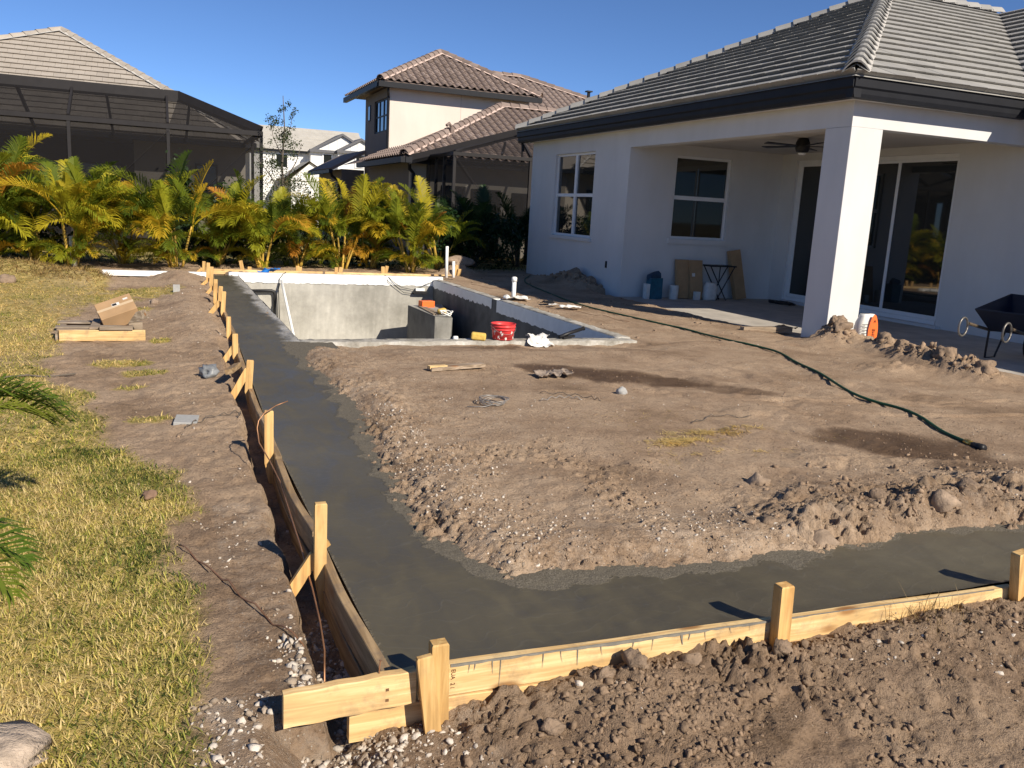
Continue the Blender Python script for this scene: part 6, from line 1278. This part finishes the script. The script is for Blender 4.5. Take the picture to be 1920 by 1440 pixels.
bag(10.5, 15.0, fl, .30, .18, .36, PAPER, 'white printed sack before the folding stand', 174)
ST = thing('folding_stand', 'black folding stand with crossed legs on the patio', 'stand', (10.72,15.05,fl)); MB().box(10.40,11.03,14.9,15.2,fl+.69,fl+.72).build('top', BLACKP, ST)
for a, b_ in (((10.42,14.93,fl+.69),(10.86,14.93,fl)),((11.0,14.93,fl+.69),(10.62,14.93,fl)),((10.42,15.17,fl+.69),(10.86,15.17,fl)),((11.0,15.17,fl+.69),(10.62,15.17,fl)),((10.73,15.05,fl+.69),(10.73,15.05,fl+.35))): MB().tube([a, b_], .012, 6).build('leg', BLACKP, ST)
o = MB().obox((11.28,15.22,fl+.52), (Vector((.98,0,.16)), Vector((0,.98,-.15)), Vector((-.16,.15,.97))), .13, .06, .52).build('tall_carton', CARD); tag(o, 'tall narrow carton leaning in the patio corner', 'carton'); recentre(o, (11.3,15.2,fl))
o = MB().tube([(11.9+.16*math.cos(k*.9), 14.3+.28*math.sin(k*.9)+k*.01, fl+.02+.01*(k%3)) for k in range(26)], .018, 6).build('black_hose', BLACKP, smooth=True); tag(o, 'coiled black hose on the patio floor by the door', 'hose'); recentre(o, (11.9,14.3,fl))
sheet((8.55,10.35,fl+.09), (.5,.1,.05), (-.05,.3,.02), 8, .10, 176, CARD, 'torn_cardboard', 'torn piece of cardboard left of the column foot', 'cardboard', 5)
o = MB().box(7.75,8.62,10.15,10.24,-.02,.055).build('plank', OLDW); tag(o, 'dirty plank on edge of the patio slab by the column', 'plank'); recentre(o, (8.2,10.2,-.02))
# wheelbarrow in the shade of the right wing
WB = thing('wheelbarrow', 'dark blue wheelbarrow in the shade at the right edge', 'wheelbarrow', (10.0,7.9,-.06)); TRAY = simple('blue_steel', (.010,.015,.03), .4, .2, 8); WOODH = simple('worn_handle', (.10,.075,.05), .5, .3, 15); CHROME = simple('grip_metal', (.16,.15,.14), .4, .3, metal=.5)
wb = Vector((9.98,7.84,-.02)); dx = Vector((.97,.24,0)); dy = Vector((-.24,.97,0)); W = lambda a, b_, z: wb+dx*a+dy*b_+Vector((0,0,z))
top = [W(-.02,-.34,.60),W(.95,-.36,.78),W(.95,.36,.78),W(-.02,.34,.60)]; bot = [W(.16,-.20,.34),W(.70,-.18,.36),W(.70,.18,.36),W(.16,.20,.34)]
mb = MB(); mb.add(top+bot, [(0,1,5,4),(1,2,6,5),(2,3,7,6),(3,0,4,7),(4,5,6,7)]); o = mb.build('tray', TRAY, WB); m = o.modifiers.new('thickness', 'SOLIDIFY'); m.thickness = .012
MB().tube(top+[top[0]], .012, 6).build('rim', TRAY, WB)
for s_ in (-1, 1):
    MB().tube([W(-.30,.27*s_,.43), W(.2,.24*s_,.335), W(.9,.12*s_,.30)], .02, 8).build('handle', WOODH, WB)
    ring = [W(-.42+.11*math.cos(t), .27*s_, .39+.12*math.sin(t)) for t in [i*2*math.pi/16 for i in range(17)]]; MB().tube(ring, .014, 6).build('grip', CHROME, WB, True)
    MB().tube([W(.22,.24*s_,.33), W(.26,.26*s_,-.05), W(.5,.25*s_,-.05), W(.6,.2*s_,.32)], .014, 6).build('leg', BLACKP, WB)
MB().tube([W(1.0+.19*math.cos(t), 0, .15+.19*math.sin(t)) for t in [i*2*math.pi/20 for i in range(21)]], .045, 8).build('wheel', BLACKP, WB, True)
# near palm whose fronds reach in at the left edge
NP = thing('areca_palm', 'palm reaching in from the left edge with only leaf tips showing', 'palm', (-1.15,3.9,gz(-1.15,3.9)-.02))
for k in range(5):
    a = k*1.3; MB().tube([(-1.15+.06*math.cos(a),3.9+.06*math.sin(a),-.08),(-1.15+.12*math.cos(a),3.9+.12*math.sin(a),.28)], [.025,.018], 6).build('cane', CANE, NP, True)
for bx_, by_, bz, az, sc, kind, roll in ((-1.12,4.0,.40,.22,.80,3,-.2),(-1.12,4.0,.34,.42,.80,3,.3),(-1.12,4.1,.42,.30,.84,5,.1),(-1.05,3.6,.22,-.95,.76,3,.2),(-1.05,3.6,.25,-1.1,.86,3,.3),(-1.0,3.15,.22,-.28,.70,3,.2),(-1.0,3.1,.18,-.55,.74,3,-.2),(-1.0,2.95,.12,-.5,.60,5,.3),(-1.2,3.9,.35,2.0,.9,1,0),(-1.2,3.9,.3,3.3,.9,2,0),(-1.2,3.9,.3,-2.2,.8,2,0),(-1.2,3.9,.4,1.2,.75,0,0)):
    frond(NP, (bx_,by_,bz), az, sc, kind, NEARLEAF, roll)
# dry weeds on the bank at the front right
tag(blades('dry_weeds', 500, (2.6,3.15,2.2,2.42), lambda x, y: np.exp(-((x-2.85)/.14)**2-((y-2.34)/.07)**2), .05, .16, .0015, .003, [(.20,.14,.07),(.36,.26,.12)], 311, (.3, 1.4)), 'dry weeds on the bank before the front board', 'weeds')
tag(blades('dry_weeds', 420, (.3,.75,2.0,2.3), lambda x, y: np.exp(-((x-.45)/.14)**2-((y-2.12)/.1)**2), .04, .12, .002, .004, [(.30,.20,.08),(.50,.36,.16)], 312, (.1, .8)), 'dry grass wisps in the gravel by the near corner', 'weeds')
